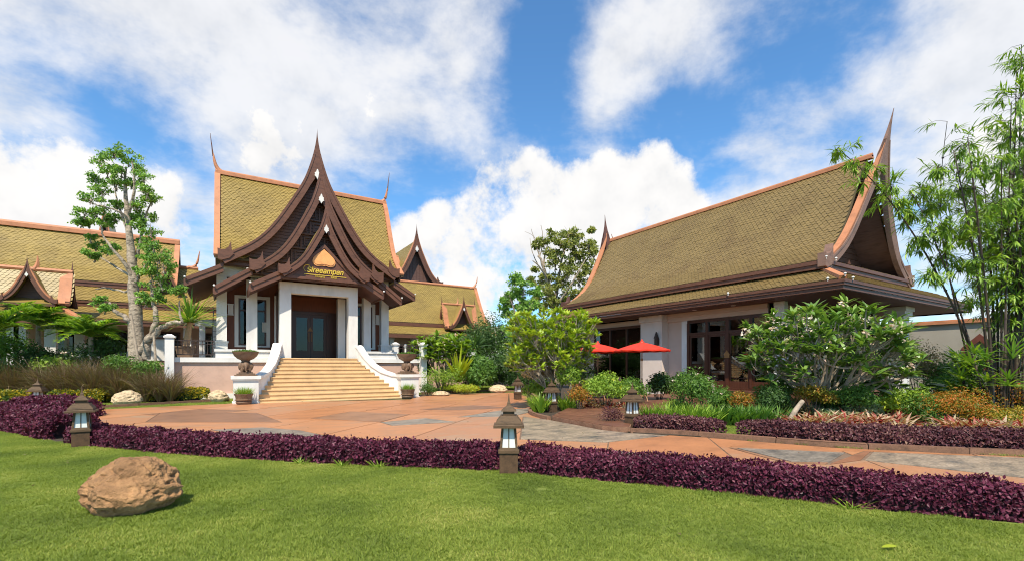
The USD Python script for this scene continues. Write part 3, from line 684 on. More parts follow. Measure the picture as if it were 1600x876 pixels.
m = MB(); m.box(2.8, 5.65, 25.75, WY, FZ, FZ + .012); pv.part('porch_floor', m, M['step'])
for x, y, z in ((.3, WY, 4.6), (8.12, WY, 4.45)):
    m = MB(); m.box(x - .12, x + .12, y - .16, y - .02, z - .25, z + .25); m.box(x - .14, x + .14, y - .18, y, z + .25, z + .30); m.box(x - .14, x + .14, y - .18, y, z - .3, z - .25); pv.part('wall_lamp', m, M['white'])

# stair: every step a part, curved white cheek walls
YS0, NS = 22.55, 11
for i in range(NS):
    z = FZ * (i + 1) / NS; t = i / (NS - 1); y = YS0 + (25.65 - YS0) * i / NS
    hw = 3.3 - 1.45 * min(1, t * 1.05) ** .9
    xm = 4.40 - .2 * t
    m = MB(); m.box(xm - hw, xm + hw, y, 25.72 + .002 * i, z - FZ / NS, z - .045); m.box(xm - hw - .001, xm + hw + .001, y - .035, y + .36, z - .045, z); pv.part('step', m, M['step'])
m = MB(); m.box(1.3, 7.5, YS0 - .35, YS0 + .3, -.02, .05); pv.part('step', m, M['step'])
for s in (-1, 1):
    cx = 4.38
    P2 = curve([(3.25, 22.75), (2.95, 23.15), (2.45, 24.1), (2.05, 25.0), (1.78, 25.75)], 26)
    zt = np.interp(np.linspace(0, 1, 26), [0, .2, .4, .6, .8, .93, 1], [1.06, 1.10, 1.28, 1.62, 2.15, 2.58, 2.66])
    g = np.gradient(P2, axis=0); g /= np.linalg.norm(g, axis=1, keepdims=True); nn = np.stack([-g[:, 1], g[:, 0]], 1); nn *= np.sign(nn[:, :1])
    for nm, wd, lo, hi in (('stair_wall', .30, None, 0.0), ('stair_wall_cap', .42, -.02, .09)):
        v = []
        for a, k in ((-.06 if nm[-1] == 'p' else 0, 0), (-.06 if nm[-1] == 'p' else 0, 1), (wd - .06, 1), (wd - .06, 0)):
            for (x, y), n_, z in zip(P2, nn, zt):
                zz = (z + hi) if k else (-.02 if lo is None else z + lo)
                v.append([cx + s * (x + n_[0] * a) - (.17 * (y - 22.7) / 3), y + n_[1] * a, zz])
        n = 26; f = [[k * n + i, k * n + i + 1, ((k + 1) % 4) * n + i + 1, ((k + 1) % 4) * n + i] for k in range(4) for i in range(n - 1)] + [[0, n, 2 * n, 3 * n], [n - 1, 4 * n - 1, 3 * n - 1, 2 * n - 1]]
        m = MB(); m.add(v, f); pv.part(nm, m, M['white'])
    x = .79 if s < 0 else 7.92
    m = MB(); m.box(x - .46, x + .46, 22.45, 23.35, -.02, .98); m.frustum((x, 22.9), .96, 1.06, .98, 1.05, .94, 1.04); m.box(x - .55, x + .55, 22.36, 23.44, 1.05, 1.18); m.box(x - .50, x + .50, 22.41, 23.39, -.02, .08); pv.part('pedestal', m, M['white'])

# main roof: ridge along x
RY, RZ, RE, RX0, RX1 = 31.0, 12.4, 7.05, -.42, 9.25
pr = roofcurve(3.6, RE, RZ)
m = MB(); slope_sheet(m, (RX0, RY, 0), (1, 0, 0), (0, -1, 0), RX1 - RX0, pr); slope_sheet(m, (RX0, RY, 0), (1, 0, 0), (0, 1, 0), RX1 - RX0, pr); pv.part('main_roof', m, M['tilebed'])
V, fa = tiles((RX0 + .3, RY, 0), (1, 0, 0), (0, -1, 0), RX1 - RX0 - .6, pr, .185, .125, keep=lambda c: abs(c[:, 0] - XC) > np.interp(c[:, 2], roofcurve(4.5, 7.0, 12.5)[::-1, 1], roofcurve(4.5, 7.0, 12.5)[::-1, 0]) * .9 - .5)
pv.part('roof_tiles', tile_mesh(V, fa), M['gold'], kind='stuff')
V, fa = tiles((RX0 + .3, RY, 0), (1, 0, 0), (0, 1, 0), RX1 - RX0 - .6, pr, .3, .2, seed=2); pv.part('roof_tiles', tile_mesh(V, fa), M['gold'], kind='stuff')
for sx, al in ((RX0 - .03, 1), (RX1 + .03, -1)):
    for out in (-1, 1): m = MB(); verge(m, (sx, RY, 0), (0, out, 0), pr, (al, 0, 0), .27, .12); pv.part('verge_cap', m, M['terra'])
m = MB(); m.box(RX0, RX1, RY - .14, RY + .14, RZ - .02, RZ + .17); m.tube([(RX0, RY, RZ + .17), (RX1, RY, RZ + .17)], .10, 8); pv.part('ridge_cap', m, M['terra'])
for x, d in ((RX0, -1), (RX1, 1)):
    m = MB(); m.tube(curve([(x - d * .55, RY, RZ + .1), (x - d * .1, RY, RZ + .32), (x + d * .06, RY, RZ + .85), (x + d * .12, RY, RZ + 1.15)], 12), np.linspace(.15, .03, 12), 7); pv.part('spire', m, M['terra']); m = MB(); m.tube([(x + d * .10, RY, RZ + .95), (x + d * .24, RY, RZ + 2.2)], [.045, .012], 6); pv.part('spire_tip', m, M['wood'])
    m = MB(); n_ = len(pr)
    q = Polygon([(-a, b - .12) for a, b in pr[::-1]] + [(a, b - .12) for a, b in pr[1:]] + [(3.4, RE - .35), (-3.4, RE - .35)]).buffer(0)
    m.prism(q, (x - d * .25, RY, 0), (0, 1, 0), (0, 0, 1), .1); pv.part('end_gable', m, M['dwood'])
# three stacked gables
tiers = [  # xc, y of boards, half width, z foot, z where the slopes meet, board width, roof runs back to
    ('rear', 4.32, 27.1, 4.50, 7.0, 12.55, .40, 31.0), ('middle', 4.32, 25.9, 3.18, 6.42, 10.95, .36, 28.6), ('front', 4.33, 24.55, 2.06, 6.12, 8.92, .31, 27.4)]
for nm, xc, y, hw, z0, zr, wd, yb in tiers:
    P, outer, inner, zin = bargeboards(pv, xc, y, hw, z0, zr, wd, .13, M['wood'], hook=.8 if hw > 3 else .66)
    prf = roofcurve(hw, z0 + .03, zr - .03)
    m = MB()
    for s in (-1, 1): slope_sheet(m, (xc, y + .1, 0), (0, 1, 0), (s, 0, 0), yb - y, prf, .08)
    pv.part('tier_roof', m, M['gold'])
    m = MB(); pr2 = prf.copy(); pr2[:, 1] -= .09; pr2[0, 1] -= .1
    for s in (-1, 1): slope_sheet(m, (xc, y + .14, 0), (0, 1, 0), (s, 0, 0), yb - y - .1, pr2, .09)
    pv.part('soffit', m, M['soffit'])
    gp = gable_poly(outer, inner, z0 - .35)
    gy = y + .55
    m = MB(); m.prism(gp.buffer(.05), (xc, gy + .12, 0), (1, 0, 0), (0, 0, 1), -.06); pv.part('gable_wall', m, M['dwood'])
    if nm == 'rear': siding(pv, gp, xc, gy, .17, M['dwood'])
    else:
        siding(pv, gp, xc, gy + .05, .17, M['dwood'], skew=.015)
        zs = np.arange(z0 - .3, zin, .78 if nm == 'middle' else .72)
        for kz, z in enumerate(zs):                # framed panels: rails and stiles standing proud
            lim = gp.intersection(sbox(-9, z, 9, z + .07))
            if lim.is_empty: continue
            m = MB(); m.prism(lim, (xc, gy - .05, 0), (1, 0, 0), (0, 0, 1), -.12); pv.part('panel_rail', m, M['dwood'])
            for xs in np.arange(-3.6, 3.7, .9) + (kz % 2) * .45:
                q = gp.intersection(sbox(xs - .035, z + .07, xs + .035, z + .71))
                if q.area > .015: m = MB(); m.prism(q, (xc, gy - .035, 0), (1, 0, 0), (0, 0, 1), -.1); pv.part('panel_stile', m, M['dwood'])
                q = gp.intersection(sbox(xs + .15, z + .2, xs + .72, z + .66)); q = q.difference(q.buffer(-.045))
                if q.area > .02: m = MB(); m.prism(q, (xc, gy - .012, 0), (1, 0, 0), (0, 0, 1), -.08); pv.part('panel_moulding', m, M['dwood'])
# lean-to roofs stepping down on both sides of each tier
for xi, zi, xo, zo, y0, y1 in ((2.58, 6.22, 1.06, 5.36, 24.9, 27.6), (1.2, 6.38, -.38, 5.28, 26.2, 29.0), (-.02, 6.6, -1.58, 5.74, 27.3, 35.5)):
    for s in (-1, 1):
        k = 1 if s < 0 else .82
        xa, xb = XC + s * (XC - xi), XC + s * (XC - xi) + s * (xi - xo) * k
        zo_ = zo + (0 if s < 0 else .1)
        for nm, dz, th, mt in (('leanto_roof', 0, .1, M['gold']), ('leanto_soffit', -.1, .08, M['soffit'])):
            v = []
            for dd in (0, -th):
                for y in (y0, y1): v += [[xa, y + (0 if dz == 0 else .02), zi + dz + dd], [xb, y + (0 if dz == 0 else .02), zo_ + dz + dd]]
            v = np.array(v); m = MB(); m.add(v, [[0, 1, 3, 2], [4, 6, 7, 5], [0, 4, 5, 1], [2, 3, 7, 6], [0, 2, 6, 4], [1, 5, 7, 3]]); pv.part(nm, m, mt)
        for dz, dy, h in ((.03, -.06, .2), (-.2, -.02, .22)):
            m = MB(); m.bar((xa, y0 + dy, zi + dz - .02), (xb, y0 + dy, zo_ + dz - .02), .07, h, up=(0, 1, 0)) if False else m.prism([(xa, zi + dz - h / 2), (xb, zo_ + dz - h / 2), (xb, zo_ + dz + h / 2), (xa, zi + dz + h / 2)], (0, y0 + dy, 0), (1, 0, 0), (0, 0, 1), -.09)
            pv.part('verge_board', m, M['wood'])
        m = MB(); m.box(min(xb, xb + s * .07), max(xb, xb + s * .07), y0, y1, zo_ - .26, zo_ + .05); pv.part('eave_board', m, M['wood'])
        m = MB(); m.tm(trimesh.creation.icosphere(1, .05)); v, f = m.arr(); pv.part('eave_light', (v + [xb + s * .02, y0 - .14, zo_ + .12], f), M['white'])
for x, z in ((2.55, 6.55), (6.2, 6.45)):
    m = MB(); m.tm(trimesh.creation.icosphere(2, .11)); v, f = m.arr(); pv.part('spotlight', (v + [x, 24.85, z - .2], f), M['steel'])
# triangular sign board over the entrance
SY = 24.85
m = MB(); m.box(2.42, 6.24, SY + .02, SY + .22, 5.80, 6.5); pv.part('sign_back', m, M['dwood'])
tri = Polygon([(-1.78, 5.84), (1.78, 5.84), (0, 7.68)])
m = MB(); m.prism(tri, (4.28, SY - .05, 0), (1, 0, 0), (0, 0, 1), -.1); sg = pv.part('sign_board', m, M['wood'])
m = MB(); m.prism(tri.difference(tri.buffer(-.13, join_style=2)), (4.28, SY - .12, 0), (1, 0, 0), (0, 0, 1), -.1); pv.part('frame', m, M['wood'], sg)
lf = curve([(0, .62), (-.2, .44), (-.5, .12), (-.52, -.12), (-.32, -.26), (-.08, -.22), (0, -.25)], 26); lf = Polygon(list(map(tuple, lf)) + [(-a, b) for a, b in lf[::-1]]).buffer(0)
m = MB(); m.prism(lf, (4.27, SY - .10, 6.82), (1, 0, 0), (0, 0, 1), -.06); m.prism(lf.buffer(-.07), (4.27, SY - .13, 6.82), (1, 0, 0), (0, 0, 1), -.05); pv.part('emblem', m, M['amber'], sg)


def lettering(text, xm, z, width, h, y, shear=.0, bold=False):
    t = meshkit.text_mesh(text, h, .03, bold); v = np.array(t.vertices); v[:, 0] -= v[:, 0].min(); k = width / v[:, 0].max()
    out = np.stack([xm - width / 2 + v[:, 0] * k + v[:, 1] * shear, y - v[:, 2], z + v[:, 1]], 1); return out, np.array(t.faces)


pv.part('lettering', lettering('Sireeampan', 4.32, 6.22, 1.72, .25, SY - .06, .22, True), M['gilt'], sg)
m = MB(); m.box(3.35, 5.35, SY - .075, SY - .05, 6.10, 6.13)
m.tube(curve([(3.44, SY - .07, 6.24), (3.34, SY - .07, 6.34), (3.36, SY - .07, 6.50), (3.47, SY - .07, 6.56), (3.60, SY - .07, 6.54)], 16), np.linspace(.012, .02, 16), 5); pv.part('lettering', m, M['gilt'], sg)
pv.part('lettering', lettering('Chiang', 4.08, 5.995, .45, .085, SY - .06, 0), M['gilt'], sg); pv.part('lettering', lettering('Mai', 4.74, 5.995, .26, .085, SY - .06, 0), M['gilt'], sg)
# ================================================================ SIDE BUILDINGS
def cross_porch(T, y, apex_px, end_l, end_r, side_px, side=1, mat_t='gold', x_far=None):
    """small front gable with a cross roof behind it whose side gable (facing +x or -x) shows obliquely"""
    xl, xr = PY(*end_l, y)[0], PY(*end_r, y)[0]; xc, W_ = (xl + xr) / 2, (xr - xl) / 2
    z0 = (PY(*end_l, y)[2] + PY(*end_r, y)[2]) / 2; zt = PY(*apex_px, y)[2]; zr = z0 + (zt - z0) / 1.352
    wd = W_ * .16
    P, outer, inner, zin = bargeboards(T, xc, y, W_, z0, zr, wd, .1, M['wood'], hook=W_ * .32, cap=(-.02, .25))
    prf = roofcurve(W_, z0, zr - .05, 10); m = MB()
    for s in (-1, 1): slope_sheet(m, (xc, y + .1, 0), (0, 1, 0), (s, 0, 0), 2.6, prf, .07)
    T.part('porch_roof', m, M[mat_t])
    gp = gable_poly(outer, inner, z0 - .1); m = MB(); m.prism(gp, (xc, y + .75, 0), (1, 0, 0), (0, 0, 1), -.06); T.part('porch_gable', m, M['dwood'])
    # little skirt roof inside the gable
    m = MB(); slope_sheet(m, (xc - W_ * .85, y + .75, 0), (1, 0, 0), (0, -1, 0), W_ * 1.7, [(0, z0 + .35 * W_ * .6), (.75, z0 - .05)], .06); T.part('skirt_roof', m, M[mat_t])
    m = MB(); m.box(xc - W_ * .95, xc + W_ * .95, y + .02, y + .1, z0 - .22, z0 - .06); T.part('skirt_board', m, M['wood'])
    # cross roof
    xs = PY(*side_px, y + 1.5)[0]; zs = PY(*side_px, y + 1.5)[2]
    hw = W_ * .72; zc = z0 + (zs - z0) / 1.352
    x_o = x_far if x_far is not None else xc - side * W_ * 1.3
    a, b = min(xs, x_o), max(xs, x_o)
    pr = roofcurve(hw, z0, zc, 10)
    m = MB()
    for o in (-1, 1): slope_sheet(m, (a, y + 1.5, 0), (1, 0, 0), (0, o, 0), b - a, pr, .06)
    T.part('cross_roof', m, M['tilebed'])
    V, fa = tiles((a, y + 1.5, 0), (1, 0, 0), (0, -1, 0), b - a, pr, .2, .14, seed=9); T.part('roof_tiles', tile_mesh(V, fa), M[mat_t], kind='stuff')
    m = MB(); m.tube([(a, y + 1.5, zc + .05), (b, y + 1.5, zc + .05)], .12, 8); T.part('ridge_cap', m, M['terra'])
    m = MB(); m.tube(curve([(xc - .1, y + 1.5, zc), (xc, y + 1.5, zc + .25), (xc + .02, y + 1.5, zc + .8)], 8), np.linspace(.16, .02, 8), 6); T.part('spire', m, M['terra'])
    T.facing = side
    bargeboards(T, y + 1.5, xs, hw, z0, zc, wd, .1, M['wood'], hook=W_ * .28, axis='x', cap=(-.02, .5), pendant=False)
    q = Polygon([(-p, z) for p, z in pr[::-1]] + [(p, z) for p, z in pr[1:]]).buffer(-.06)
    m = MB(); m.prism(q, (xs - side * .5, y + 1.5, 0), (0, 1, 0), (0, 0, 1), -.05); T.part('porch_gable', m, M['dwood'])
    if x_far is not None:
        T.facing = -side
        bargeboards(T, y + 1.5, x_o, hw, z0, zc, wd, .1, M['wood'], hook=W_ * .28, axis='x', cap=(-.02, .5), pendant=False)
    return xc, W_, z0, xs


# ---- long hall on the left
lw = Thing('left_hall', 'long hall with three-tiered golden tile roof behind the big pale-barked tree', 'building', (-14, 38, 0))
LX0, LX1, LX2 = -46.0, -2.7, 3.5
for k, (ya, za, yb, zb) in enumerate(((41, 10.3, 38.2, 6.85), (38.3, 6.55, 37.0, 5.5), (37.1, 5.2, 35.8, 4.35))):
    d = ya - yb; xe = LX1 if k == 0 else LX2
    pr = np.array([(0, za), (d * .3, zb + (za - zb) * .64), (d * .62, zb + (za - zb) * .3), (d, zb)]) if k == 0 else np.array([(0, za), (d, zb)])
    m = MB(); slope_sheet(m, (LX0, ya, 0), (1, 0, 0), (0, -1, 0), xe - LX0, pr, .08)
    if k == 0: slope_sheet(m, (LX0, ya, 0), (1, 0, 0), (0, 1, 0), LX1 - LX0, pr, .08)
    lw.part('roof', m, M['tilebed'])
    V, fa = tiles((-30, ya, 0), (1, 0, 0), (0, -1, 0), xe + 29.85, pr, .24, .165, seed=20 + k); lw.part('roof_tiles', tile_mesh(V, fa), M['gold'], kind='stuff')
    m = MB(); m.box(LX0, xe, yb - .06, yb + .04, zb - .34, zb - .03); m.box(LX0, xe, yb - .10, yb + .04, zb - .14, zb - .032); lw.part('eave_board', m, M['wood'])
m = MB(); m.box(LX0, LX1, 40.8, 41.2, 10.26, 10.5); m.tube([(LX0, 41, 10.52), (LX1, 41, 10.52)], .13, 8); lw.part('ridge_cap', m, M['terra'])
m = MB(); verge(m, (LX1 + .02, 41, 0), (0, -1, 0), [(0, 10.3), (.84, 9.06), (1.74, 7.88), (2.8, 6.85)], (-1, 0, 0), .3, .1); lw.part('verge_cap', m, M['terra'])
m = MB(); m.box(LX0, LX2, 39.3, 39.5, 0, 5.4); lw.part('wall', m, M['palepink'])
m = MB(); m.box(LX0, LX2, 36.1, 42, -.05, .7); lw.part('base', m, M['pink'])
m = MB(); m.box(LX0, LX2, 35.9, 39.3, 4.28, 4.33); lw.part('soffit', m, M['soffit'])
for i, x in enumerate(np.arange(-28, LX2, 2.6)):
    m = MB(); m.box(x - .2, x + .2, 36.3, 36.7, .7, 4.28); m.box(x - .25, x + .25, 36.25, 36.75, 4.05, 4.28); m.box(x - .25, x + .25, 36.25, 36.75, .7, .95); lw.part('column', m, M['white'])
    m = MB(); m.box(x + .55, x + 2.05, 39.22, 39.29, .9, 3.9); w_ = lw.part('window', m, M['doorwood'])
    m = MB(); m.box(x + .67, x + 1.93, 39.18, 39.215, 1.02, 3.78); lw.part('pane', m, M['glass'], w_)
# small roof closing the hall towards the pavilion, and the gable on the hall's ridge behind the tree
m = MB(); prx = [(0, 8.6), (.8, 7.75), (1.7, 7.0), (2.75, 6.45)]
slope_sheet(m, (-6, 41, 0), (1, 0, 0), (0, -1, 0), 4.4, prx, .08); lw.part('roof', m, M['tilebed'])
V, fa = tiles((-6, 41, 0), (1, 0, 0), (0, -1, 0), 4.4, prx, .24, .165, seed=31); lw.part('roof_tiles', tile_mesh(V, fa), M['gold'], kind='stuff')
m = MB(); m.tube([(-6, 41, 8.68), (-1.6, 41, 8.68)], .13, 8); lw.part('ridge_cap', m, M['terra'])
m = MB(); m.tube(curve([(-2.2, 41, 8.7), (-1.8, 41, 8.85), (-1.62, 41, 9.3), (-1.5, 41, 10.0)], 10), np.linspace(.15, .02, 10), 6); lw.part('spire', m, M['terra'])
for px, ptop, pb, wpx, y, nm in ((163, 312, 392, 17, 41.6, 'ridge'), (262, 405, 457, 24, 37.6, 'low')):
    c = PY(px, ptop, y); e = PY(px + wpx, pb, y); W_ = e[0] - c[0]; z0 = e[2]; zr = z0 + (c[2] - z0) / 1.352
    P, outer, inner, zin = bargeboards(lw, c[0], y, W_, z0, zr, W_ * .17, .1, M['wood'], hook=.4, cap=(-.02, .2))
    gp = gable_poly(outer, inner, z0 - .1); m = MB(); m.prism(gp, (c[0], y + .4, 0), (1, 0, 0), (0, 0, 1), -.06); lw.part('gable_wall', m, M['dwood'])
    m = MB(); prf = roofcurve(W_, z0, zr - .05, 8)
    for s in (-1, 1): slope_sheet(m, (c[0], y + .1, 0), (0, 1, 0), (s, 0, 0), 3.5, prf, .07)
    lw.part('roof', m, M['gold'])
xc, W_, z0, xs = cross_porch(lw, 33.6, (40, 399), (-6, 466), (88, 473), (114, 409), 1)
m = MB(); zt, zb = z0 - .1, z0 - .95      # hipped porch roof below the gable
ya, yb = 35.2, 32.4; xa, xb = xc + W_ * .75, PY(126, 499, 32.4)[0]
m.add([[xa - 6, ya, zt], [xa, ya, zt], [xb, yb, zb], [xa - 6, yb, zb], [xa, ya + 1.5, zt], [xb, ya + 2.5, zb]], [[0, 1, 2, 3]]); m.add([[xa, ya, zt], [xa, ya + 1.5, zt], [xb, ya + 2.5, zb], [xb, yb, zb]], [[0, 1, 2, 3]]); lw.part('porch_roof', m, M['tilebed'])
V, fa = tiles((xa - 6, ya, 0), (1, 0, 0), (0, -1, 0), xb - xa + 6, [(0, zt), (ya - yb, zb)], .22, .15, seed=33, keep=lambda c: (c[:, 0] - xa) < (xb - xa) * (ya - c[:, 1]) / (ya - yb)); lw.part('roof_tiles', tile_mesh(V, fa), M['gold'], kind='stuff')
m = MB(); m.bar((xa, ya, zt + .06), (xb, yb, zb + .07), .26, .12); lw.part('hip_cap', m, M['terra'])
m = MB(); m.box(xa - 6, xb, yb - .05, yb + .05, zb - .26, zb - .03); lw.part('eave_board', m, M['wood'])
m = MB(); m.box(xb - .05, xb + .05, yb + .05, ya + 2.5, zb - .26, zb - .03); lw.part('eave_board', m, M['wood'])
for px in (22, 33, 80):
    p = PY(px, 540, 33.2); m = MB(); m.box(p[0] - .22, p[0] + .22, 33.0, 33.4, 0, zb - .1); lw.part('column', m, M['white'])

# ---- wing on the right of the pavilion
rw = Thing('rear_wing', 'low rear wing with golden roof and small gabled porch right of the pavilion', 'building', (18, 45, 0))
RX0_, RX1_ = 6.0, PY(744, 450, 47)[0]
for k, (ya, za, yb, zb) in enumerate(((47, 10.3, 43.9, 5.85), (44.0, 5.5, 42.4, 4.6))):
    d = ya - yb; x1 = RX1_ + k * .5
    pr = np.array([(0, za), (d * .3, zb + (za - zb) * .62), (d * .62, zb + (za - zb) * .27), (d, zb)]) if k == 0 else np.array([(0, za), (d, zb)])
    m = MB(); slope_sheet(m, (RX0_, ya, 0), (1, 0, 0), (0, -1, 0), x1 - RX0_, pr, .08)
    if k == 0: slope_sheet(m, (RX0_, ya, 0), (1, 0, 0), (0, 1, 0), x1 - RX0_, pr, .08)
    rw.part('roof', m, M['tilebed'])
    V, fa = tiles((RX0_, ya, 0), (1, 0, 0), (0, -1, 0), x1 - RX0_ - .2, pr, .25, .17, seed=40 + k); rw.part('roof_tiles', tile_mesh(V, fa), M['gold'], kind='stuff')
    m = MB(); m.box(RX0_, x1, yb - .06, yb + .04, zb - .36, zb - .03); rw.part('eave_board', m, M['wood'])
    if k == 0:
        m = MB(); verge(m, (x1 + .03, ya, 0), (0, -1, 0), curve(pr, 12), (-1, 0, 0), .36, .12); rw.part('verge_cap', m, M['terra'])
m = MB(); m.tube([(RX0_, 47, 10.38), (RX1_, 47, 10.38)], .15, 8); rw.part('ridge_cap', m, M['terra'])
m = MB(); m.tube(curve([(RX1_ - .9, 47, 10.3), (RX1_ - .3, 47, 10.5), (RX1_, 47, 10.95), (RX1_ + .15, 47, 11.7)], 10), np.linspace(.18, .02, 10), 6); rw.part('spire', m, M['terra'])
m = MB(); m.prism(hook_poly(1.0, 5.7, .9), (RX1_ + .05, 44.7, 0), (0, -1, 0), (0, 0, 1), .15); rw.part('hook', m, M['wood'])
m = MB(); m.box(RX0_, RX1_ - .5, 45, 45.2, 0, 5.6); m.box(RX1_ - .7, RX1_ - .5, 45.2, 49, 0, 7); rw.part('wall', m, M['palepink'])
m = MB(); m.box(RX0_, RX1_, 42.6, 45, 4.4, 4.46); rw.part('soffit', m, M['soffit'])
for x in np.arange(9, RX1_, 2.2):
    m = MB(); m.box(x - .2, x + .2, 43, 43.4, 0, 4.4); m.box(x - .28, x + .28, 42.95, 43.45, 4.1, 4.4); rw.part('column', m, M['white'])
    m = MB(); m.box(x + .5, x + 1.7, 44.93, 44.99, .6, 3.6); w_ = rw.part('window', m, M['doorwood'])
    m = MB(); m.box(x + .6, x + 1.6, 44.9, 44.925, .7, 3.5); rw.part('pane', m, M['glass'], w_)
cross_porch(rw, 42.6, (727, 461), (703, 511), (746, 515), (690, 461), -1, x_far=PY(742, 470, 44.1)[0])

# ---- tall gabled hall behind it
bh = Thing('tall_gabled_hall', 'tall dark gable with upswept tip rising behind the rear wing', 'building', (17.5, 51, 0))
y = 49.5; c = PY(652, 350, y); xl, xr = PY(609, 440, y)[0], PY(691, 443, y)[0]; xc, W_ = (xl + xr) / 2, (xr - xl) / 2; z0 = PY(691, 446, y)[2]; zr = z0 + (c[2] - z0) / 1.352
P, outer, inner, zin = bargeboards(bh, xc, y, W_, z0, zr, .5, .15, M['wood'], hook=.9, cap=(-.02, .3))
gp = gable_poly(outer, inner, z0 - .4); m = MB(); m.prism(gp, (xc, y + .7, 0), (1, 0, 0), (0, 0, 1), -.1); bh.part('gable_wall', m, M['dwood'])
for i in range(16):
    xx = -W_ + (i + .5) * 2 * W_ / 16; q = gp.intersection(sbox(xx - .02, z0 - .4, xx + .02, zr))
    if q.area > .01: m = MB(); m.prism(q, (xc, y + .66, 0), (1, 0, 0), (0, 0, 1), -.06); bh.part('batten', m, M['dwood'])
prf = roofcurve(W_, z0, zr - .06)
for s in (-1, 1):
    m = MB(); slope_sheet(m, (xc, y + .1, 0), (0, 1, 0), (s, 0, 0), 9, prf, .08); bh.part('roof', m, M['tilebed'])
    V, fa = tiles((xc, y + .3, 0), (0, 1, 0), (s, 0, 0), 8.5, prf, .25, .17, seed=50); bh.part('roof_tiles', tile_mesh(V, fa), M['gold'], kind='stuff')
m = MB(); m.box(xc - W_ + .4, xc + W_ - .4, y + 1, y + 9, 0, z0 + .5); bh.part('body', m, M['palepink'])
m = MB(); prf = roofcurve(4.2, 9.5, 14.2)
xm = PY(622, 395, 53)[0]
slope_sheet(m, (xm - 9, 53, 0), (1, 0, 0), (0, -1, 0), 9, prf, .08); bh.part('roof', m, M['tilebed'])
V, fa = tiles((xm - 9, 53, 0), (1, 0, 0), (0, -1, 0), 8.8, prf, .25, .17, seed=51); bh.part('roof_tiles', tile_mesh(V, fa), M['gold'], kind='stuff')
m = MB(); verge(m, (xm, 53, 0), (0, -1, 0), prf, (-1, 0, 0), .4, .12); bh.part('verge_cap', m, M['terra']); m = MB(); m.tube([(xm - 9, 53, 14.25), (xm, 53, 14.25)], .15, 8); bh.part('ridge_cap', m, M['terra'])

# ---- dining hall on the right
dh = Thing('dining_hall', 'dining hall with steep olive tile roof, orange ridge caps and deep eaves on the right', 'building', (24.3, 16, 0))
RXc, RZ2 = 24.3, 10.75
Y0, Y1 = 9.2, 25.3
pr = roofcurve(4.3, 5.75, RZ2)
for s in (-1, 1):
    m = MB(); slope_sheet(m, (RXc, Y0, 0), (0, 1, 0), (s, 0, 0), Y1 - Y0, pr, .1); dh.part('roof', m, M['tilebed'])
V, fa = tiles((RXc, Y0 + .15, 0), (0, 1, 0), (-1, 0, 0), Y1 - Y0 - .4, pr, .2, .15, seed=60)
order = np.argsort(np.linalg.norm(V.mean(1) - [0, 0, 1.6], axis=1))
dh.part('roof_tiles', tile_mesh(V[order[300:]], fa), M['olive'], kind='stuff')
for k in order[:300]: dh.part('roof_tile', (V[k], fa), M['olive'])
V, fa = tiles((RXc, Y0, 0), (0, 1, 0), (1, 0, 0), Y1 - Y0, pr, .35, .25, seed=61); dh.part('roof_tiles', tile_mesh(V, fa), M['olive'], kind='stuff')
m = MB(); m.box(RXc - .12, RXc + .12, Y0 - .2, Y1, RZ2 - .02, RZ2 + .13); m.tube([(RXc, Y0 - .2, RZ2 + .14), (RXc, Y1, RZ2 + .14)], .09, 8); dh.part('ridge_cap', m, M['terra'])
bargeboards(dh, RXc, Y0 - .25, 4.32, 5.62, RZ2 + .02, .36, .2, M['weathered'], lean=.45, hook=.8, cap=(0.02, .30), pendant=False)
bargeboards(dh, RXc, Y1 + .05, 4.32, 5.62, RZ2 + .25, .36, .2, M['soffit'], lean=-.35, hook=.8, cap=(-.35, .1), pendant=False)
P, outer, inner, zin = board_shapes(4.32, 5.62, RZ2 + .25, .36)
gp = gable_poly(outer, inner, 5.4)
siding(dh, gp, RXc, 10.5, .26, M['dwood'], 'gable_board')
m = MB(); m.prism(gp, (RXc, Y1 - .3, 0), (1, 0, 0), (0, 0, 1), -.1); dh.part('gable_wall', m, M['dwood'])
pr2 = pr.copy(); pr2[:, 1] -= .12
for s in (-1, 1):
    m = MB(); slope_sheet(m, (RXc, Y0 + .02, 0), (0, 1, 0), (s, 0, 0), Y1 - Y0 - .1, pr2, .05); dh.part('soffit', m, M['dwood'])
m = MB(); slope_sheet(m, (21.05, 10.5, 0), (1, 0, 0), (0, -1, 0), 6.5, [(0, 6.2), (1.42, 5.76)], .07); dh.part('skirt_roof', m, M['tilebed'])
V, fa = tiles((21.05, 10.5, 0), (1, 0, 0), (0, -1, 0), 6.5, [(0, 6.22), (1.42, 5.78)], .2, .15, seed=62); dh.part('roof_tiles', tile_mesh(V, fa), M['olive'], kind='stuff')
m = MB(); m.box(19.98, 20.10, Y0 - .2, Y1 + .2, 5.42, 5.74); dh.part('eave_board', m, M['wood'])
m = MB(); m.box(19.93, 19.98, Y0 - .2, Y1 + .2, 5.60, 5.75); dh.part('eave_moulding', m, M['wood'])
m = MB(); m.box(20.1, 28.5, 8.98, 9.1, 5.42, 5.60); m.box(20.1, 28.5, 8.92, 9.1, 5.604, 5.74); dh.part('eave_board', m, M['wood'])
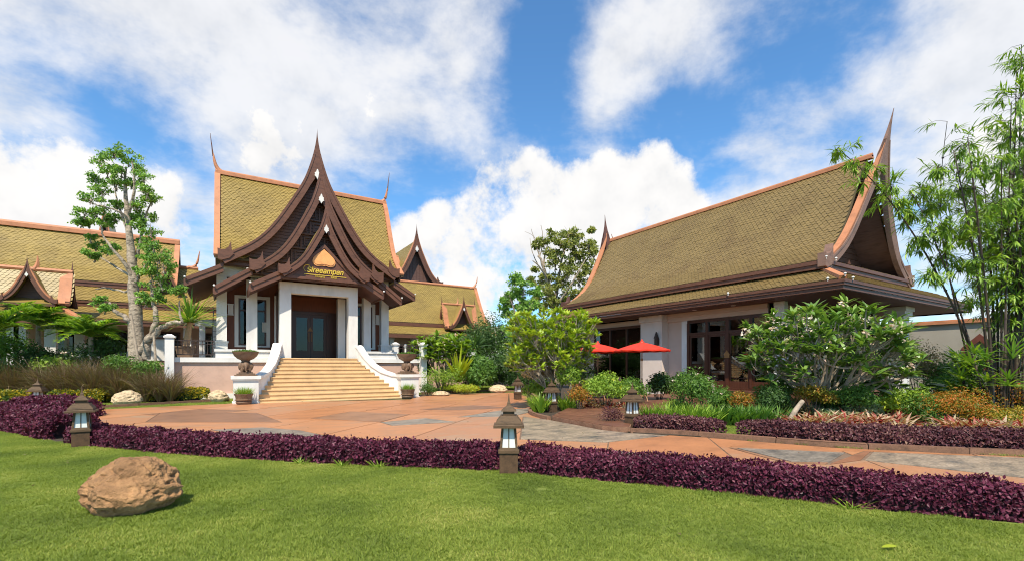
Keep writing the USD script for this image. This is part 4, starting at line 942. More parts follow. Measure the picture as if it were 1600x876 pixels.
# lower roof, hipped at the near corner
ex0, ex1, ey0, ey1 = 19.2, 33.4, 8.0, 25.8
za, zb = 5.44, 4.78
tx, ty = 20.3, 9.15
m = MB(); m.add([[tx, ey1, za], [tx, ty, za], [ex0, ey0, zb], [ex0, ey1, zb]], [[0, 1, 2, 3]]); dh.part('lower_roof', m, M['tilebed'])
m = MB(); m.add([[tx, ty, za], [ex1 - 1.2, ty, za], [ex1, ey0, zb], [ex0, ey0, zb]], [[0, 1, 2, 3]]); m.add([[ex1 - 1.2, ty, za], [ex1 - 1.2, 20, za], [ex1, 20, zb], [ex1, ey0, zb]], [[0, 1, 2, 3]]); dh.part('lower_roof', m, M['tilebed'])
V, fa = tiles((tx, ey0, 0), (0, 1, 0), (-1, 0, 0), ey1 - ey0, [(0, za), (tx - ex0, zb)], .2, .14, seed=63, keep=lambda c: (c[:, 1] - ey0) > (c[:, 0] - ex0) * (ty - ey0) / (tx - ex0)); dh.part('roof_tiles', tile_mesh(V, fa), M['olive'], kind='stuff')
V, fa = tiles((ex0, ty, 0), (1, 0, 0), (0, -1, 0), ex1 - ex0, [(0, za), (ty - ey0, zb)], .2, .14, seed=64, keep=lambda c: ((c[:, 0] - ex0) > (c[:, 1] - ey0) * (tx - ex0) / (ty - ey0)) & ((ex1 - c[:, 0]) > (c[:, 1] - ey0))); dh.part('roof_tiles', tile_mesh(V, fa), M['olive'], kind='stuff')
m = MB(); m.bar((tx + .05, ty + .05, za + .05), (ex0 + .03, ey0 + .03, zb + .06), .26, .13); dh.part('hip_cap', m, M['terra'])
for z0_, z1_, o in ((4.42, 4.56, .08), (4.564, 4.66, .03), (4.664, 4.77, 0.0)):
    m = MB(); m.box(ex0 + o - .06, ex0 + o, ey0 + o, ey1, z0_, z1_); dh.part('eave_board', m, M['wood'])
    m = MB(); m.box(ex0 + o - .06, ex1, ey0 + o - .06, ey0 + o - .002, z0_, z1_); dh.part('eave_board', m, M['wood'])
m = MB(); m.box(ex0 + .05, 20.9, ey0 + .05, ey1, 4.40, 4.418); m.box(20.9, ex1 - .05, ey0 + .05, 11.5, 4.40, 4.418); m.box(ex1 - .9, ex1 - .02, ey0, 20, 4.40, 4.417); dh.part('soffit', m, M['soffit'])
for p in [(19.15, 8.5, 4.86), (19.2, 7.95, 4.95), (19.7, 7.9, 4.85), (19.93, 8.9, 5.85), (20.6, 8.85, 5.85), (28.4, 8.85, 5.8), (33.45, 7.95, 4.85), (19.1, 12.5, 4.84)]:
    m = MB(); m.tm(trimesh.creation.icosphere(2, .05)); v, f = m.arr(); m2 = MB(); m2.add(v * [1, 1, .8] + p, f); m2.tube([np.array(p) - [0, 0, .02], np.array(p) - [0, 0, .10]], .02, 6); dh.part('eave_light', m2, M['white'])
yf = lambda px: PX(px, 540, 20.8)[1]
for px in (1083, 1144):
    p = PX(px, 488, 20.0); m = MB(); m.lathe([(.0, -.012), (.09, -.012), (.11, -.004), (.11, 0)], (20.1, p[1], 4.40), 14); dh.part('downlight', m, M['white'])
# facade
FB = .45
yA, yB, yC, yD, yE, yF, yG = yf(930), yf(1008), yf(1045), yf(1067), yf(1075.5), yf(1213), 9.6
m = MB()
for a, b, z0_, z1_ in ((ey1 - 1, yA, FB, 4.4), (yB, yC, FB, 4.4), (yC, yE, FB, 4.4), (yF, yG + 2.2, FB, 4.4), (yA, yB, 4.0, 4.4), (yE, yF, 3.95, 4.4)):
    m.box(20.8, 21.05, min(a, b), max(a, b), z0_, z1_)
dh.part('facade_wall', m, M['palepink'])
m = MB(); m.box(20.68, 20.797, 11.6, yB, 3.98, 4.20); m.box(20.62, 20.797, 11.6, yB, 4.205, 4.40); dh.part('cornice', m, M['palepink'])
m = MB(); m.box(20.3, 20.79, yC + .05, yB - .12, 0, 4.39); m.box(20.22, 20.79, yC - .01, yB - .06, 4.05, 4.385); m.box(20.24, 20.79, yC, yB - .07, 0, .6); dh.part('pilaster', m, M['rosewhite'])
m = MB(); m.box(20.62, 20.79, yB - .12, yB + .18, 0, 4.39); dh.part('pilaster', m, M['palepink'])
m = MB(); m.box(20.7, 20.79, yE, yD, 0, 3.97); dh.part('jamb', m, M['white'])
m = MB(); m.box(20.5, 20.79, yF - .5, yF - .05, 0, 4.39); dh.part('pilaster', m, M['white'])
m = MB(); m.box(20.72, 20.78, yA, yB - .02, FB, .65); m.box(20.72, 20.78, yA, yB, 3.85, 4.0)
for t in np.linspace(0, 1, 4): yy = yA + (yB - yA) * t; m.box(20.74, 20.82, yy - .06, yy + .06, .65, 3.85)
w_ = dh.part('window', m, M['doorwood'])
m = MB(); m.box(20.79, 20.80, yB, yA, .6, 3.9); dh.part('pane', m, M['mirrorglass'], w_)
ys = [yf(p) for p in (1077, 1106, 1138, 1175, 1212)]
m = MB(); m.box(20.70, 20.86, yF, yE, 3.82, 3.96); m.box(20.70, 20.86, yF, yE, 3.18, 3.32); m.box(20.7, 20.86, yF, yE, FB, FB + .1)
for k, yy in enumerate(ys): w2 = .09 if k == 2 else .07; m.box(20.69, 20.87, yy - w2, yy + w2, FB + .1, 3.82)
df = dh.part('door_frame', m, M['doorwood'])
for k in range(4):
    a, b = ys[k + 1] + .07, ys[k] - .07
    m = MB(); m.box(20.74, 20.82, a, a + .09, FB + .1, 3.18); m.box(20.74, 20.82, b - .09, b, FB + .1, 3.18); m.box(20.74, 20.82, a + .09, b - .09, 3.06, 3.18); m.box(20.74, 20.82, a + .09, b - .09, FB + .1, FB + .42); d = dh.part('door', m, M['doorwood'])
    m = MB(); m.box(20.775, 20.785, a + .09, b - .09, FB + .42, 3.06); dh.part('pane', m, M['mirrorglass'], d)
m = MB(); m.box(20.775, 20.785, yF, yE, 3.32, 3.82); dh.part('pane', m, M['mirrorglass'])
m = MB()
for t in np.linspace(0, 1, 40): yy = yF + (yE - yF) * t; m.box(20.83, 20.85, yy - .012, yy + .012, 3.32, 3.82)
dh.part('transom_bars', m, M['doorwood'], kind='stuff')
m = MB(); m.prism([(-.15, 0), (.15, 0), (.11, .09), (.16, .15), (0, .36), (-.16, .15), (-.11, .09)], (20.66, ys[2], 2.0), (0, 1, 0), (0, 0, 1), .03); dh.part('door_ornament', m, M['bronze'])
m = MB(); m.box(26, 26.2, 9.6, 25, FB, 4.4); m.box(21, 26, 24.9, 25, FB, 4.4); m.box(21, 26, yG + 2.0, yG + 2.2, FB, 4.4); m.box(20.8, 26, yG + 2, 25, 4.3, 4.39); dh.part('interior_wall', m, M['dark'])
m = MB(); m.box(20.4, 27, yG, 25.2, 0, FB); dh.part('floor_base', m, M['deck'])
for k in range(3):
    m = MB(); m.box(20.4 - .34 * (k + 1), 20.4 - .34 * k, yF + .2, yE + .4, 0, FB - .11 * (k + 1) + .02); dh.part('step', m, M['deck'])
for yy in (yf(1182), yf(1196)):
    m = MB(); m.box(21.6, 22.3, yy - .28, yy + .28, .72, 1.0); m.box(21.58, 22.32, yy - .3, yy + .3, 1.0, 1.06); dh.part('box_seat', m, M['teal'])
# porch column at the near gable end
c0 = PY(1404, 540, 9.2)
m = MB(); m.box(c0[0] - .35, c0[0] + .35, 8.9, 9.5, 0, 4.0); m.box(c0[0] - .45, c0[0] + .45, 8.8, 9.6, 4.0, 4.2); m.box(c0[0] - .52, c0[0] + .52, 8.74, 9.66, 4.2, 4.40); dh.part('porch_column', m, M['white'])
m = MB(); m.box(20.8, 32, 11.5, 11.7, 0, 4.4); dh.part('end_wall', m, M['palepink'])
p = PY(1424, 560, 9.0); m = MB(); m.box(p[0] - .12, p[0] + .12, 8.9, 9.14, p[2] - .25, p[2] + .2); m.frustum((p[0], 9.02), .34, .06, p[2] + .2, p[2] + .55); dh.part('wall_lamp', m, M['amber'])
# bronze wall lamp on the pilaster beside the parasol
p = PX(1027, 530, 20.25)
m = MB(); m.frustum((20.17, p[1]), .2, .05, p[2] + .06, p[2] + .42); m.box(20.12, 20.3, p[1] - .1, p[1] + .1, p[2] - .3, p[2] + .06); dh.part('wall_lamp', m, M['metal'])

# ---- boundary wall on the far right
bw = Thing('boundary_wall', 'tall grey rendered wall with red coping and hexagonal red framed opening', 'wall', (36, 12, 0))
yw = lambda px: PX(px, 540, 36.0)[1]
hexp = [(PX(x, y, 36.0)[1], PX(x, y, 36.0)[2]) for x, y in ((1513, 572), (1513, 546), (1531, 532), (1549, 545), (1549, 571))]
hp = Polygon(hexp)
full = Polygon([(0, 0), (24, 0), (24, 4.05), (0, 4.05)])
m = MB(); m.prism(full.difference(hp), (36.0, 0, 0), (0, 1, 0), (0, 0, 1), .35); bw.part('wall', m, M['grey'])
m = MB(); m.box(35.85, 36.5, 0, 24, 4.05, 4.2); m.box(35.92, 36.43, 0, 24, 4.2, 4.28); bw.part('coping', m, M['terra'])
m = MB(); m.prism(hp.buffer(.28, join_style=2).difference(hp), (35.93, 0, 0), (0, 1, 0), (0, 0, 1), .12); bw.part('opening_frame', m, M['redtrim'])
m = MB(); m.prism(hp, (36.2, 0, 0), (0, 1, 0), (0, 0, 1), .05); bw.part('opening_panel', m, M['grey'])
# ================================================================ GARDEN OBJECTS
dk = Polygon([tuple(G(x, y, .14)[:2]) for x, y in [(862, 648), (900, 657), (937, 664.5), (985, 665), (990, 652), (1030, 640), (1110, 640), (1215, 634)]] + [(19.3, yf(1213)), (19.3, yf(1060)), (17.6, 17.4), (14.2, 16.2)])
dk = dk.buffer(0).difference(drive.buffer(.02))
t = Thing('paved_terrace', 'low brown paved terrace with a curved front edge leading to the dining hall doors', 'terrace', (14, 12, 0), kind='structure')
m = MB(); m.slab(dk, -.01, .125); t.part('terrace_edge', m, M['kerb'])
x0, y0, x1, y1 = dk.bounds
for i in range(int((x1 - x0) / .8) + 1):
    for j in range(int((y1 - y0) / .8) + 1):
        q = sbox(x0 + i * .8 + .006, y0 + j * .8 + .006, x0 + i * .8 + .794, y0 + j * .8 + .794).intersection(dk.buffer(-.03))
        for g in getattr(q, 'geoms', [q]):
            if g.area > .03: m = MB(); m.slab(g, .126, .14 + .003 * ((i * 7 + j * 3) % 3)); t.part('paver', m, M['deck'])

# ---- garden lanterns
def lantern(label, loc, rz):
    t = Thing('garden_lantern', label, 'lantern', loc, rz, 'wooden garden lanterns along the drive')
    m = MB(); m.box(-.135, .135, -.135, .135, 0, .31); t.part('pedestal', m, M['lanternbase'], local=True)
    m = MB(); m.box(-.155, .155, -.155, .155, .31, .35); m.frustum((0, 0), .28, .26, .35, .39); t.part('base', m, M['lantern'], local=True)
    for i in (-1, 1):
        for j in (-1, 1):
            m = MB(); m.bar((i * .115, j * .115, .39), (i * .092, j * .092, .69), .034, .034, up=(1, 0, 0)); t.part('post', m, M['lantern'], local=True)
    for a in range(4):
        c, s = math.cos(a * math.pi / 2), math.sin(a * math.pi / 2); R = np.array([[c, -s, 0], [s, c, 0], [0, 0, 1]])
        m = MB(); m.add(np.array([[-.105, -.112, .39], [.105, -.112, .39], [.085, -.090, .69], [-.085, -.090, .69], [-.105, -.104, .39], [.105, -.104, .39], [.085, -.082, .69], [-.085, -.082, .69]]) @ R.T, [[0, 1, 2, 3], [7, 6, 5, 4], [0, 4, 5, 1], [1, 5, 6, 2], [2, 6, 7, 3], [3, 7, 4, 0]]); t.part('panel', m, M['frost'], local=True)
        m = MB(); m.bar((0, -.115, .39), (0, -.093, .69), .011, .014, up=(1, 0, 0)); v, f = m.arr(); t.part('mullion', (v @ R.T, f), M['lantern'], local=True)
    m = MB(); m.box(-.225, .225, -.225, .225, .69, .725); m.frustum((0, 0), .40, .36, .725, .755); t.part('eave', m, M['lantern'], local=True)
    m = MB()
    for k in range(4): m.frustum((0, 0), .385 - .038 * k, .36 - .038 * k, .755 + .026 * k, .785 + .026 * k)
    t.part('roof', m, M['lantern'], local=True)
    m = MB(); m.box(-.085, .085, -.085, .085, .865, .925); t.part('neck', m, M['lantern'], local=True)
    m = MB(); m.frustum((0, 0), .225, .21, .925, .945); m.frustum((0, 0), .185, .165, .945, .965); m.frustum((0, 0), .145, .125, .965, .985); m.frustum((0, 0), .105, .08, .985, 1.0); t.part('upper_roof', m, M['lantern'], local=True)
    m = MB(); m.frustum((0, 0), .07, .045, 1.0, 1.04); m.frustum((0, 0), .055, .03, 1.04, 1.07); m.frustum((0, 0), .032, .006, 1.07, 1.18); t.part('finial', m, M['lantern'], local=True)
    return t


ang = math.degrees(math.atan2(-S, C))
ln = lantern('wooden lantern in the middle of the long purple hedge, between its two halves', G(795, 737), ang)
for px, py, dr, lab in ((128, 697, 34, 'wooden lantern standing left of the boulder at the gap in the purple hedge'), (59, 641, 20, 'wooden lantern rising behind the far left purple hedge'), (862, 643.5, 38, 'lantern on the terrace corner beside the pale-stemmed frangipani'),
                        (988, 668.5, 35, 'lantern in front of the open red parasol at the end of the low purple hedge'), (809, 624, 30, 'small distant lantern right of the pale rock, half hidden in shrubs')):
    ln.copy(lab, G(px, py), ang + dr)

# ---- rocks
def rock(name, label, px, py, Y, w, d, h, mt, seed, rz=0.0, sink=.12):
    m = trimesh.creation.icosphere(6 if name == 'boulder' else 5, 1.0); v = np.array(m.vertices)
    r = np.random.default_rng(seed)
    for _ in range(7):                             # broken faces
        n = r.normal(size=3); n /= np.linalg.norm(n); k = r.uniform(.80, .95); e = v @ n - k; v -= np.outer(np.clip(e, 0, None) * .82, n)
    nv = v / np.linalg.norm(v, axis=1, keepdims=True)
    v = v + nv * ((meshkit.fbm(v * 1.7 + seed, 4) - .5) * .30)[:, None] + nv * ((meshkit.fbm(v * 6 + seed, 4) - .5) * .10 + (meshkit.fbm(v * 22 + seed, 3) - .5) * .035 - .028 * np.clip(.09 - abs(meshkit.fbm(v * 2.6 + 31, 3) - .5), 0, .09) / .09)[:, None] - nv * (np.clip(meshkit.fbm(v * [3, 3, 8] + 9 + seed, 3) - .58, 0, 1) * .5)[:, None]
    v[:, 2] = np.where(v[:, 2] < -.35, -.35 + (v[:, 2] + .35) * .3, v[:, 2])
    v[:, :2] *= (1 - .30 * np.clip(-(v[:, 2:] + .0), 0, .4) / .4); v -= v.min(0) * [0, 0, 1]; v = v * np.array([w / 2, d / 2, h * (1 + sink) / v[:, 2].max()])
    p = W(px, py, Y); a = math.radians(rz) + math.atan2(-S, C); R = np.array([[math.cos(a), math.sin(a), 0], [-math.sin(a), math.cos(a), 0], [0, 0, 1]])
    path = numbered('/World', name)
    g = usdkit.mesh(stage, path, (v @ R, m.faces), mt, smooth=True); g.AddTranslateOp().Set(Gf.Vec3d(float(p[0]), float(p[1]), -h * sink))
    tag(g.GetPrim(), label, 'rock', 'pale rocks along the grass edges' if name == 'rock' else None)


rock('boulder', 'big rounded brown boulder lying alone on the front lawn', 206, 797, 5.2, 1.02, .85, .585, M['rock'], 11, sink=.2)
rock('rock', 'pale two-humped rock on the grass strip left of the entrance', 197, 628, 18.9, 1.15, .9, .62, M['palerock'], 4)
rock('rock', 'smooth rounded rock at the foot of the left stair pedestal', 341, 619, 20.6, .85, .65, .55, M['palerock'], 5)
rock('rock', 'flat low rock right of the right stair pedestal', 688, 618, 24.7, 1.0, .7, .28, M['palerock'], 6)
rock('rock', 'round pale rock on the grass beside the small far lantern', 778, 612, 27.5, 1.1, .8, .5, M['palerock'], 8)
rock('rock', 'small pale rock half hidden behind the far left lantern', 40, 617, 18.8, .7, .6, .34, M['palerock'], 9)

# ---- planters
def bowl_planter(label, loc):
    t = Thing('bowl_planter', label, 'planter', loc, 0, 'bowl planters carried by stone elephants')
    m = MB(); m.box(-.42, .42, -.42, .42, 0, .04); m.box(-.34, .34, -.34, .34, .04, .10); m.box(-.26, .26, -.26, .26, .10, .16); t.part('plate', m, M['clay'], local=True)
    m = trimesh.creation.icosphere(3, 1.0); v = np.array(m.vertices) * [.26, .25, .25]; v += np.sign(v) * .02 * (np.abs(v[:, 2:]) < .15)
    mb = MB(); mb.add(v + [0, 0, .40], m.faces)
    for s in (-1, 1):
        e = trimesh.creation.icosphere(2, 1.0); mb.add(np.array(e.vertices) * [.10, .04, .13] + [s * .19, -.19, .42], e.faces)
        e = trimesh.creation.icosphere(2, 1.0); mb.add(np.array(e.vertices) * [.07, .07, .14] + [s * .14, -.17, .25], e.faces)
        mb.tube(curve([(s * .06, -.25, .36), (s * .10, -.33, .28), (s * .12, -.36, .34)], 6), np.linspace(.02, .006, 6), 6)
    e = trimesh.creation.icosphere(2, 1.0); mb.add(np.array(e.vertices) * [.13, .10, .14] + [0, -.22, .45], e.faces)
    mb.tube(curve([(0, -.30, .45), (0, -.35, .34), (0, -.34, .22), (.04, -.36, .18)], 10), np.linspace(.055, .025, 10), 8)
    t.part('elephant', mb, M['palerock' if False else 'clay'], local=True, smooth=40)
    m = MB(); m.lathe([(.12, .60), (.18, .62), (.17, .66), (.3, .72), (.42, .83), (.485, .96), (.50, 1.0), (.51, 1.03), (.47, 1.03), (.44, .97), (.0, .95)], sides=32); t.part('bowl', m, M['clay'], local=True, smooth=40)
    n = 900; rr = np.sqrt(rng.random(n)) * .47; th = rng.random(n) * 6.283
    P = np.stack([rr * np.cos(th), rr * np.sin(th), .98 + .09 * np.sqrt(1 - (rr / .5) ** 2)], 1)
    t.part('plant', leaves(P, np.tile([0, 0, 1.0], (n, 1)), .075, .025, rng, jit=.9), LM['mid'], local=True)
    return t


def leaves(P, N, L, Wd, r, jit=.6, fold=.22, up=0.0, droop=0.0, var=.35):
    """one pointed leaf of two faces at every point"""
    n = len(P); N = N + r.normal(0, jit, (n, 3)); N /= np.linalg.norm(N, axis=1, keepdims=True) + 1e-9
    t = np.cross(N, r.normal(size=(n, 3))); t += [0, 0, up - droop]; t -= N * (t * N).sum(1, keepdims=True) * .7; t /= np.linalg.norm(t, axis=1, keepdims=True) + 1e-9
    s = np.cross(N, t); k = (1 + r.uniform(-var, var, (n, 1)))
    m_ = P + t * L * k * .45
    v = np.stack([P, m_ + s * Wd * k * .5 + N * fold * Wd, P + t * L * k, m_ - s * Wd * k * .5 + N * fold * Wd], 1).reshape(-1, 3)
    f = (np.arange(n)[:, None, None] * 4 + np.array([[0, 1, 2], [0, 2, 3]])[None]).reshape(-1, 3)
    return v, f


def straps(P, D, L, Wd, r, bend=.8, segs=4, var=.3, shape=(.6, 1, .9, .55, 0)):
    """long blades that start at P along D and bend over under their weight"""
    n = len(P); D = D / (np.linalg.norm(D, axis=1, keepdims=True) + 1e-9); k = 1 + r.uniform(-var, var, (n, 1))
    h = np.cross(D, [0, 0, 1.0]) + r.normal(0, .15, (n, 3)); h /= np.linalg.norm(h, axis=1, keepdims=True) + 1e-9
    wsh = np.interp(np.linspace(0, 1, segs + 1), np.linspace(0, 1, len(shape)), shape)
    p, d, V = P.copy(), D.copy(), []
    bd = bend * (1 + r.uniform(-.5, .5, (n, 1)))
    for i in range(segs + 1):
        V += [p - h * Wd * k * wsh[i] * .5, p + h * Wd * k * wsh[i] * .5]
        p = p + d * L * k / segs; d = d + np.array([0, 0, -1.0]) * bd / segs; d /= np.linalg.norm(d, axis=1, keepdims=True)
    v = np.stack(V, 1); m_ = 2 * (segs + 1)
    f = np.array([[2 * i, 2 * i + 1, 2 * i + 3] for i in range(segs)] + [[2 * i, 2 * i + 3, 2 * i + 2] for i in range(segs)])
    return v.reshape(-1, 3), (np.arange(n)[:, None, None] * m_ + f[None]).reshape(-1, 3)


def join(parts):
    V, Fs, n = [], [], 0
    for v, f in parts: V.append(v); Fs.append(f + n); n += len(v)
    return np.vstack(V), np.vstack(Fs)


bp = bowl_planter('stone elephant bowl planter on the left stair pedestal', (.79, 22.9, 1.18))
bp.copy('stone elephant bowl planter on the right stair pedestal', (7.92, 22.9, 1.18), 12)


def pot(label, loc):
    t = Thing('clay_pot', label, 'plant pot', loc, 0, 'clay pots of grass at the stair foot')
    m = MB(); m.lathe([(.0, 0), (.24, 0), (.27, .03), (.30, .10), (.27, .15), (.32, .17), (.33, .20), (.29, .22), (.31, .34), (.35, .40), (.35, .44), (.31, .44), (.28, .38), (0, .36)], sides=28); t.part('pot', m, M['clay'], local=True, smooth=40)
    n = 420; rr = np.sqrt(rng.random(n)) * .26; th = rng.random(n) * 6.283
    P = np.stack([rr * np.cos(th), rr * np.sin(th), np.full(n, .38)], 1); D = np.stack([rr * np.cos(th) * 1.6, rr * np.sin(th) * 1.6, np.full(n, .55)], 1) + rng.normal(0, .15, (n, 3))
    t.part('grass', straps(P, D, .32, .013, rng, .5, 3), LM['light'], local=True)
    return t


c = PY(381, 632, 22.1); pt_ = pot('clay pot of grass in front of the left stair pedestal', (c[0], 22.1, .02))
c = PY(637, 624, 22.1); pt_.copy('clay pot of grass in front of the right stair pedestal', (c[0], 22.1, .02), 40)

# ---- parasols
def parasol(label, loc, cloth, R=1.15, H=2.12, group='red paper parasols on the dining terrace', name='parasol'):
    t = Thing(name, label, 'parasol', loc, 0, group)
    n = 28; m = MB(); v = []; nr = 5
    for r_ in np.linspace(0.03, 1, nr):
        for k in range(n): a = k * 2 * math.pi / n; q = R * r_ * (1 - .012 * (k % 2)); v.append([q * math.cos(a), q * math.sin(a), H + .33 * (1 - r_ ** 1.25) - (.018 if k % 2 else 0) * r_])
    v = np.array(v); f = [[i * n + k, (i + 1) * n + k, (i + 1) * n + (k + 1) % n, i * n + (k + 1) % n] for i in range(nr - 1) for k in range(n)]
    m.add(v, f); e = v[-n:]; m.add(np.vstack([e, e * [.995, .995, 1] - [0, 0, .055]]), [[k, n + k, n + (k + 1) % n, (k + 1) % n] for k in range(n)]); t.part('canopy', m, cloth, local=True)
    m = MB(); m.lathe([(0, H + .46), (.035, H + .44), (.05, H + .38), (.09, H + .35), (.11, H + .31)], sides=12); t.part('cap', m, cloth, local=True)
    m = MB(); m.tube([(0, 0, .1), (0, 0, H + .32)], .022, 8); m.tube([(0, 0, .55), (0, 0, .95)], .034, 8); t.part('pole', m, M['bamboo'], local=True)
    for k in range(14):
        a = k * 2 * math.pi / 14; m = MB(); m.bar((.05 * math.cos(a), .05 * math.sin(a), H + .27), (R * .97 * math.cos(a), R * .97 * math.sin(a), H - .025), .012, .014); t.part('rib', m, M['bamboo'], local=True)
    m = MB(); m.lathe([(.02, H - .45), (.045, H - .43), (.045, H - .36), (.02, H - .34)], sides=10); t.part('runner', m, M['bamboo'], local=True)
    for k in range(3):
        a = k * 2.094 + .4; m = MB(); m.tube([(.03 * math.cos(a), .03 * math.sin(a), .80), (.36 * math.cos(a), .36 * math.sin(a), 0)], .02, 6); t.part('leg', m, M['bamboo'], local=True)
    m = MB(); p3 = [(.27 * math.cos(k * 2.094 + .4), .27 * math.sin(k * 2.094 + .4), .22) for k in range(4)]; m.tube(p3, .012, 5); t.part('brace', m, M['bamboo'], local=True)
    return t


p = W(1003, 616, 19.5); ps = parasol('open red paper parasol in front of the pale pilaster', (p[0], p[1], .14), M['red'])
p = W(934, 610, 20.8); ps.copy('open red paper parasol half hidden behind the frangipani tree', (p[0], p[1], .14), 25)
p = W(291, 540, 34); ps2 = parasol('crimson parasol seen past the trunk of the potted yucca', (p[0], p[1], FZ - .3), M['crimson'], 1.0, 2.2, 'crimson parasols behind the terrace')
p = W(247, 540, 35); ps2.copy('crimson parasol seen between the branches of the pale-barked tree', (p[0], p[1], FZ - .2), 10)

# ---- tables under the parasols
def table(label, loc):
    t = Thing('garden_table', label, 'table', loc, 0, 'round brown tables on the terrace')
    m = MB(); m.lathe([(0, .74), (.50, .74), (.53, .72), (.53, .69), (.05, .68), (.05, .05), (.0, .05)], sides=24); t.part('tabletop', m, M['deck'], local=True)
    m = MB(); m.lathe([(0, .06), (.28, .05), (.32, 0), (0, 0)], sides=18); t.part('foot', m, M['metal'], local=True)
    return t


p = W(930, 600, 22.8); tb = table('round brown table behind the left red parasol pole', (p[0], p[1], .14))
p = W(956, 600, 22.0); tb.copy('round brown table between the two red parasols', (p[0], p[1], .14))


def chair(label, loc, rz, first=None):
    if first: return first.copy(label, loc, rz)
    t = Thing('garden_chair', label, 'chair', loc, rz, 'dark garden chairs at the terrace tables')
    m = MB(); m.box(-.24, .24, -.24, .24, .42, .47); t.part('seat', m, M['metal'], local=True)
    m = MB(); m.box(-.24, .24, .2, .24, .62, .92); m.box(-.24, -.2, .2, .24, .47, .62); m.box(.2, .24, .2, .24, .47, .62); t.part('backrest', m, M['metal'], local=True)
    for i in (-1, 1):
        for j in (-1, 1): m = MB(); m.box(i * .22 - .02, i * .22 + .02, j * .22 - .02, j * .22 + .02, 0, .42); t.part('leg', m, M['metal'], local=True)
    return t


p = W(975, 600, 22.8); ch = chair('dark garden chair right of the tables, below the open parasol', (p[0], p[1], .14), 30)
p = W(905, 600, 23.2); chair('dark garden chair at the left table behind the frangipani', (p[0], p[1], .14), 200, ch)

# ---- ladder, potted yucca and low walls round the terrace
t = Thing('ladder', 'thin metal ladder leaning against the pavilion wall behind the railing', 'ladder', tuple(PY(333, 554, 29.5)[:2]) + (FZ,))
a, b = PY(330, 556, 29.5), PY(334, 480, 29.9)
for dx in (0, .34):
    m = MB(); m.bar(a + [dx, 0, 0], b + [dx, 0, 0], .03, .05); t.part('rail', m, M['steel'])
for k in range(9):
    q = a + (b - a) * (k + .6) / 9; m = MB(); m.tube([q, q + [.34, 0, 0]], .014, 6); t.part('rung', m, M['steel'])
t = Thing('parapet_wall', 'white parapet wall between the pale-barked tree and the terrace pillar', 'wall', (-3.3, 32, 0))
a, b = PY(205, 528, 32), PY(262, 560, 32)
m = MB(); m.box(a[0], b[0], 32, 32.3, b[2] - .1, a[2]); t.part('wall', m, M['white']); m = MB(); m.box(a[0] - .05, b[0], 31.94, 32.36, a[2], a[2] + .12); t.part('coping', m, M['wood']); m = MB(); m.box(a[0], b[0], 32.05, 32.25, 0, b[2] - .1); t.part('footing', m, M['pink'])
t = Thing('garden_wall', 'low white garden wall behind the shrubs right of the pavilion', 'wall', (14, 31, 0))
q0, q1 = PY(662, 548, 31), PY(742, 552, 31); m = MB(); m.box(q0[0], q1[0], 31, 31.3, 0, q0[2] - .35); t.part('wall', m, M['pink']); m = MB(); m.box(q0[0], q1[0], 30.92, 31.38, q0[2] - .35, q0[2]); t.part('coping', m, M['white'])
t = Thing('gate_shelter', 'white beamed shelter seen behind the terrace railing beside the ladder', 'shelter', (0, 34, 0))
a, b = PY(311, 508, 33), PY(336, 508, 33)
m = MB(); m.box(a[0], a[0] + .3, 33, 33.3, 1.9, a[2]); t.part('post', m, M['white']); m = MB(); m.box(b[0] - .1, b[0] + .2, 33, 33.3, 1.9, a[2]); t.part('post', m, M['white']); m = MB(); m.box(a[0] - .2, b[0] + .5, 32.9, 33.4, a[2], a[2] + .35); t.part('beam', m, M['white'])
t = Thing('distant_house', 'tiny grey roofed house far behind the garden in the gap of the trees', 'house', tuple(W(783, 560, 75)[:2]) + (0,))
p = W(783, 520, 75); m = MB(); m.box(p[0] - 1.4, p[0] + 1.4, p[1], p[1] + 4, 0, p[2]); t.part('wall', m, M['white']); m = MB(); m.frustum((p[0], p[1] + 2), 4.2, 3.4, p[2], p[2] + 1.0, 5, 4); t.part('roof', m, M['grey'])

# ================================================================ PLANTS
def ell(n, r, lo=-.35):        # points and normals on the upper part of a unit sphere
    z = r.uniform(lo, 1, n); a = r.random(n) * 6.2832; q = np.sqrt(1 - z * z); return np.stack([q * np.cos(a), q * np.sin(a), z], 1)


def crown(centers, radii, per, L, Wd, r, squash=.75, lo=-.6, jit=.6, up=0.0, droop=.25, shell=(.45, 1.08)):
    out = []
    for c, rad, n in zip(centers, radii, np.broadcast_to(per, len(centers))):
        d = ell(int(n), r, lo); k = r.uniform(shell[0] ** 2, shell[1] ** 2, (int(n), 1)) ** .5
        k *= (.8 + .45 * meshkit.noise(d * 2.2 + c, 3))[:, None]
        P = c + d * k * rad * np.array([1, 1, squash]); out.append(leaves(P, d, L, Wd, r, jit, up=up, droop=droop))
    return join(out)


seedn = [100]


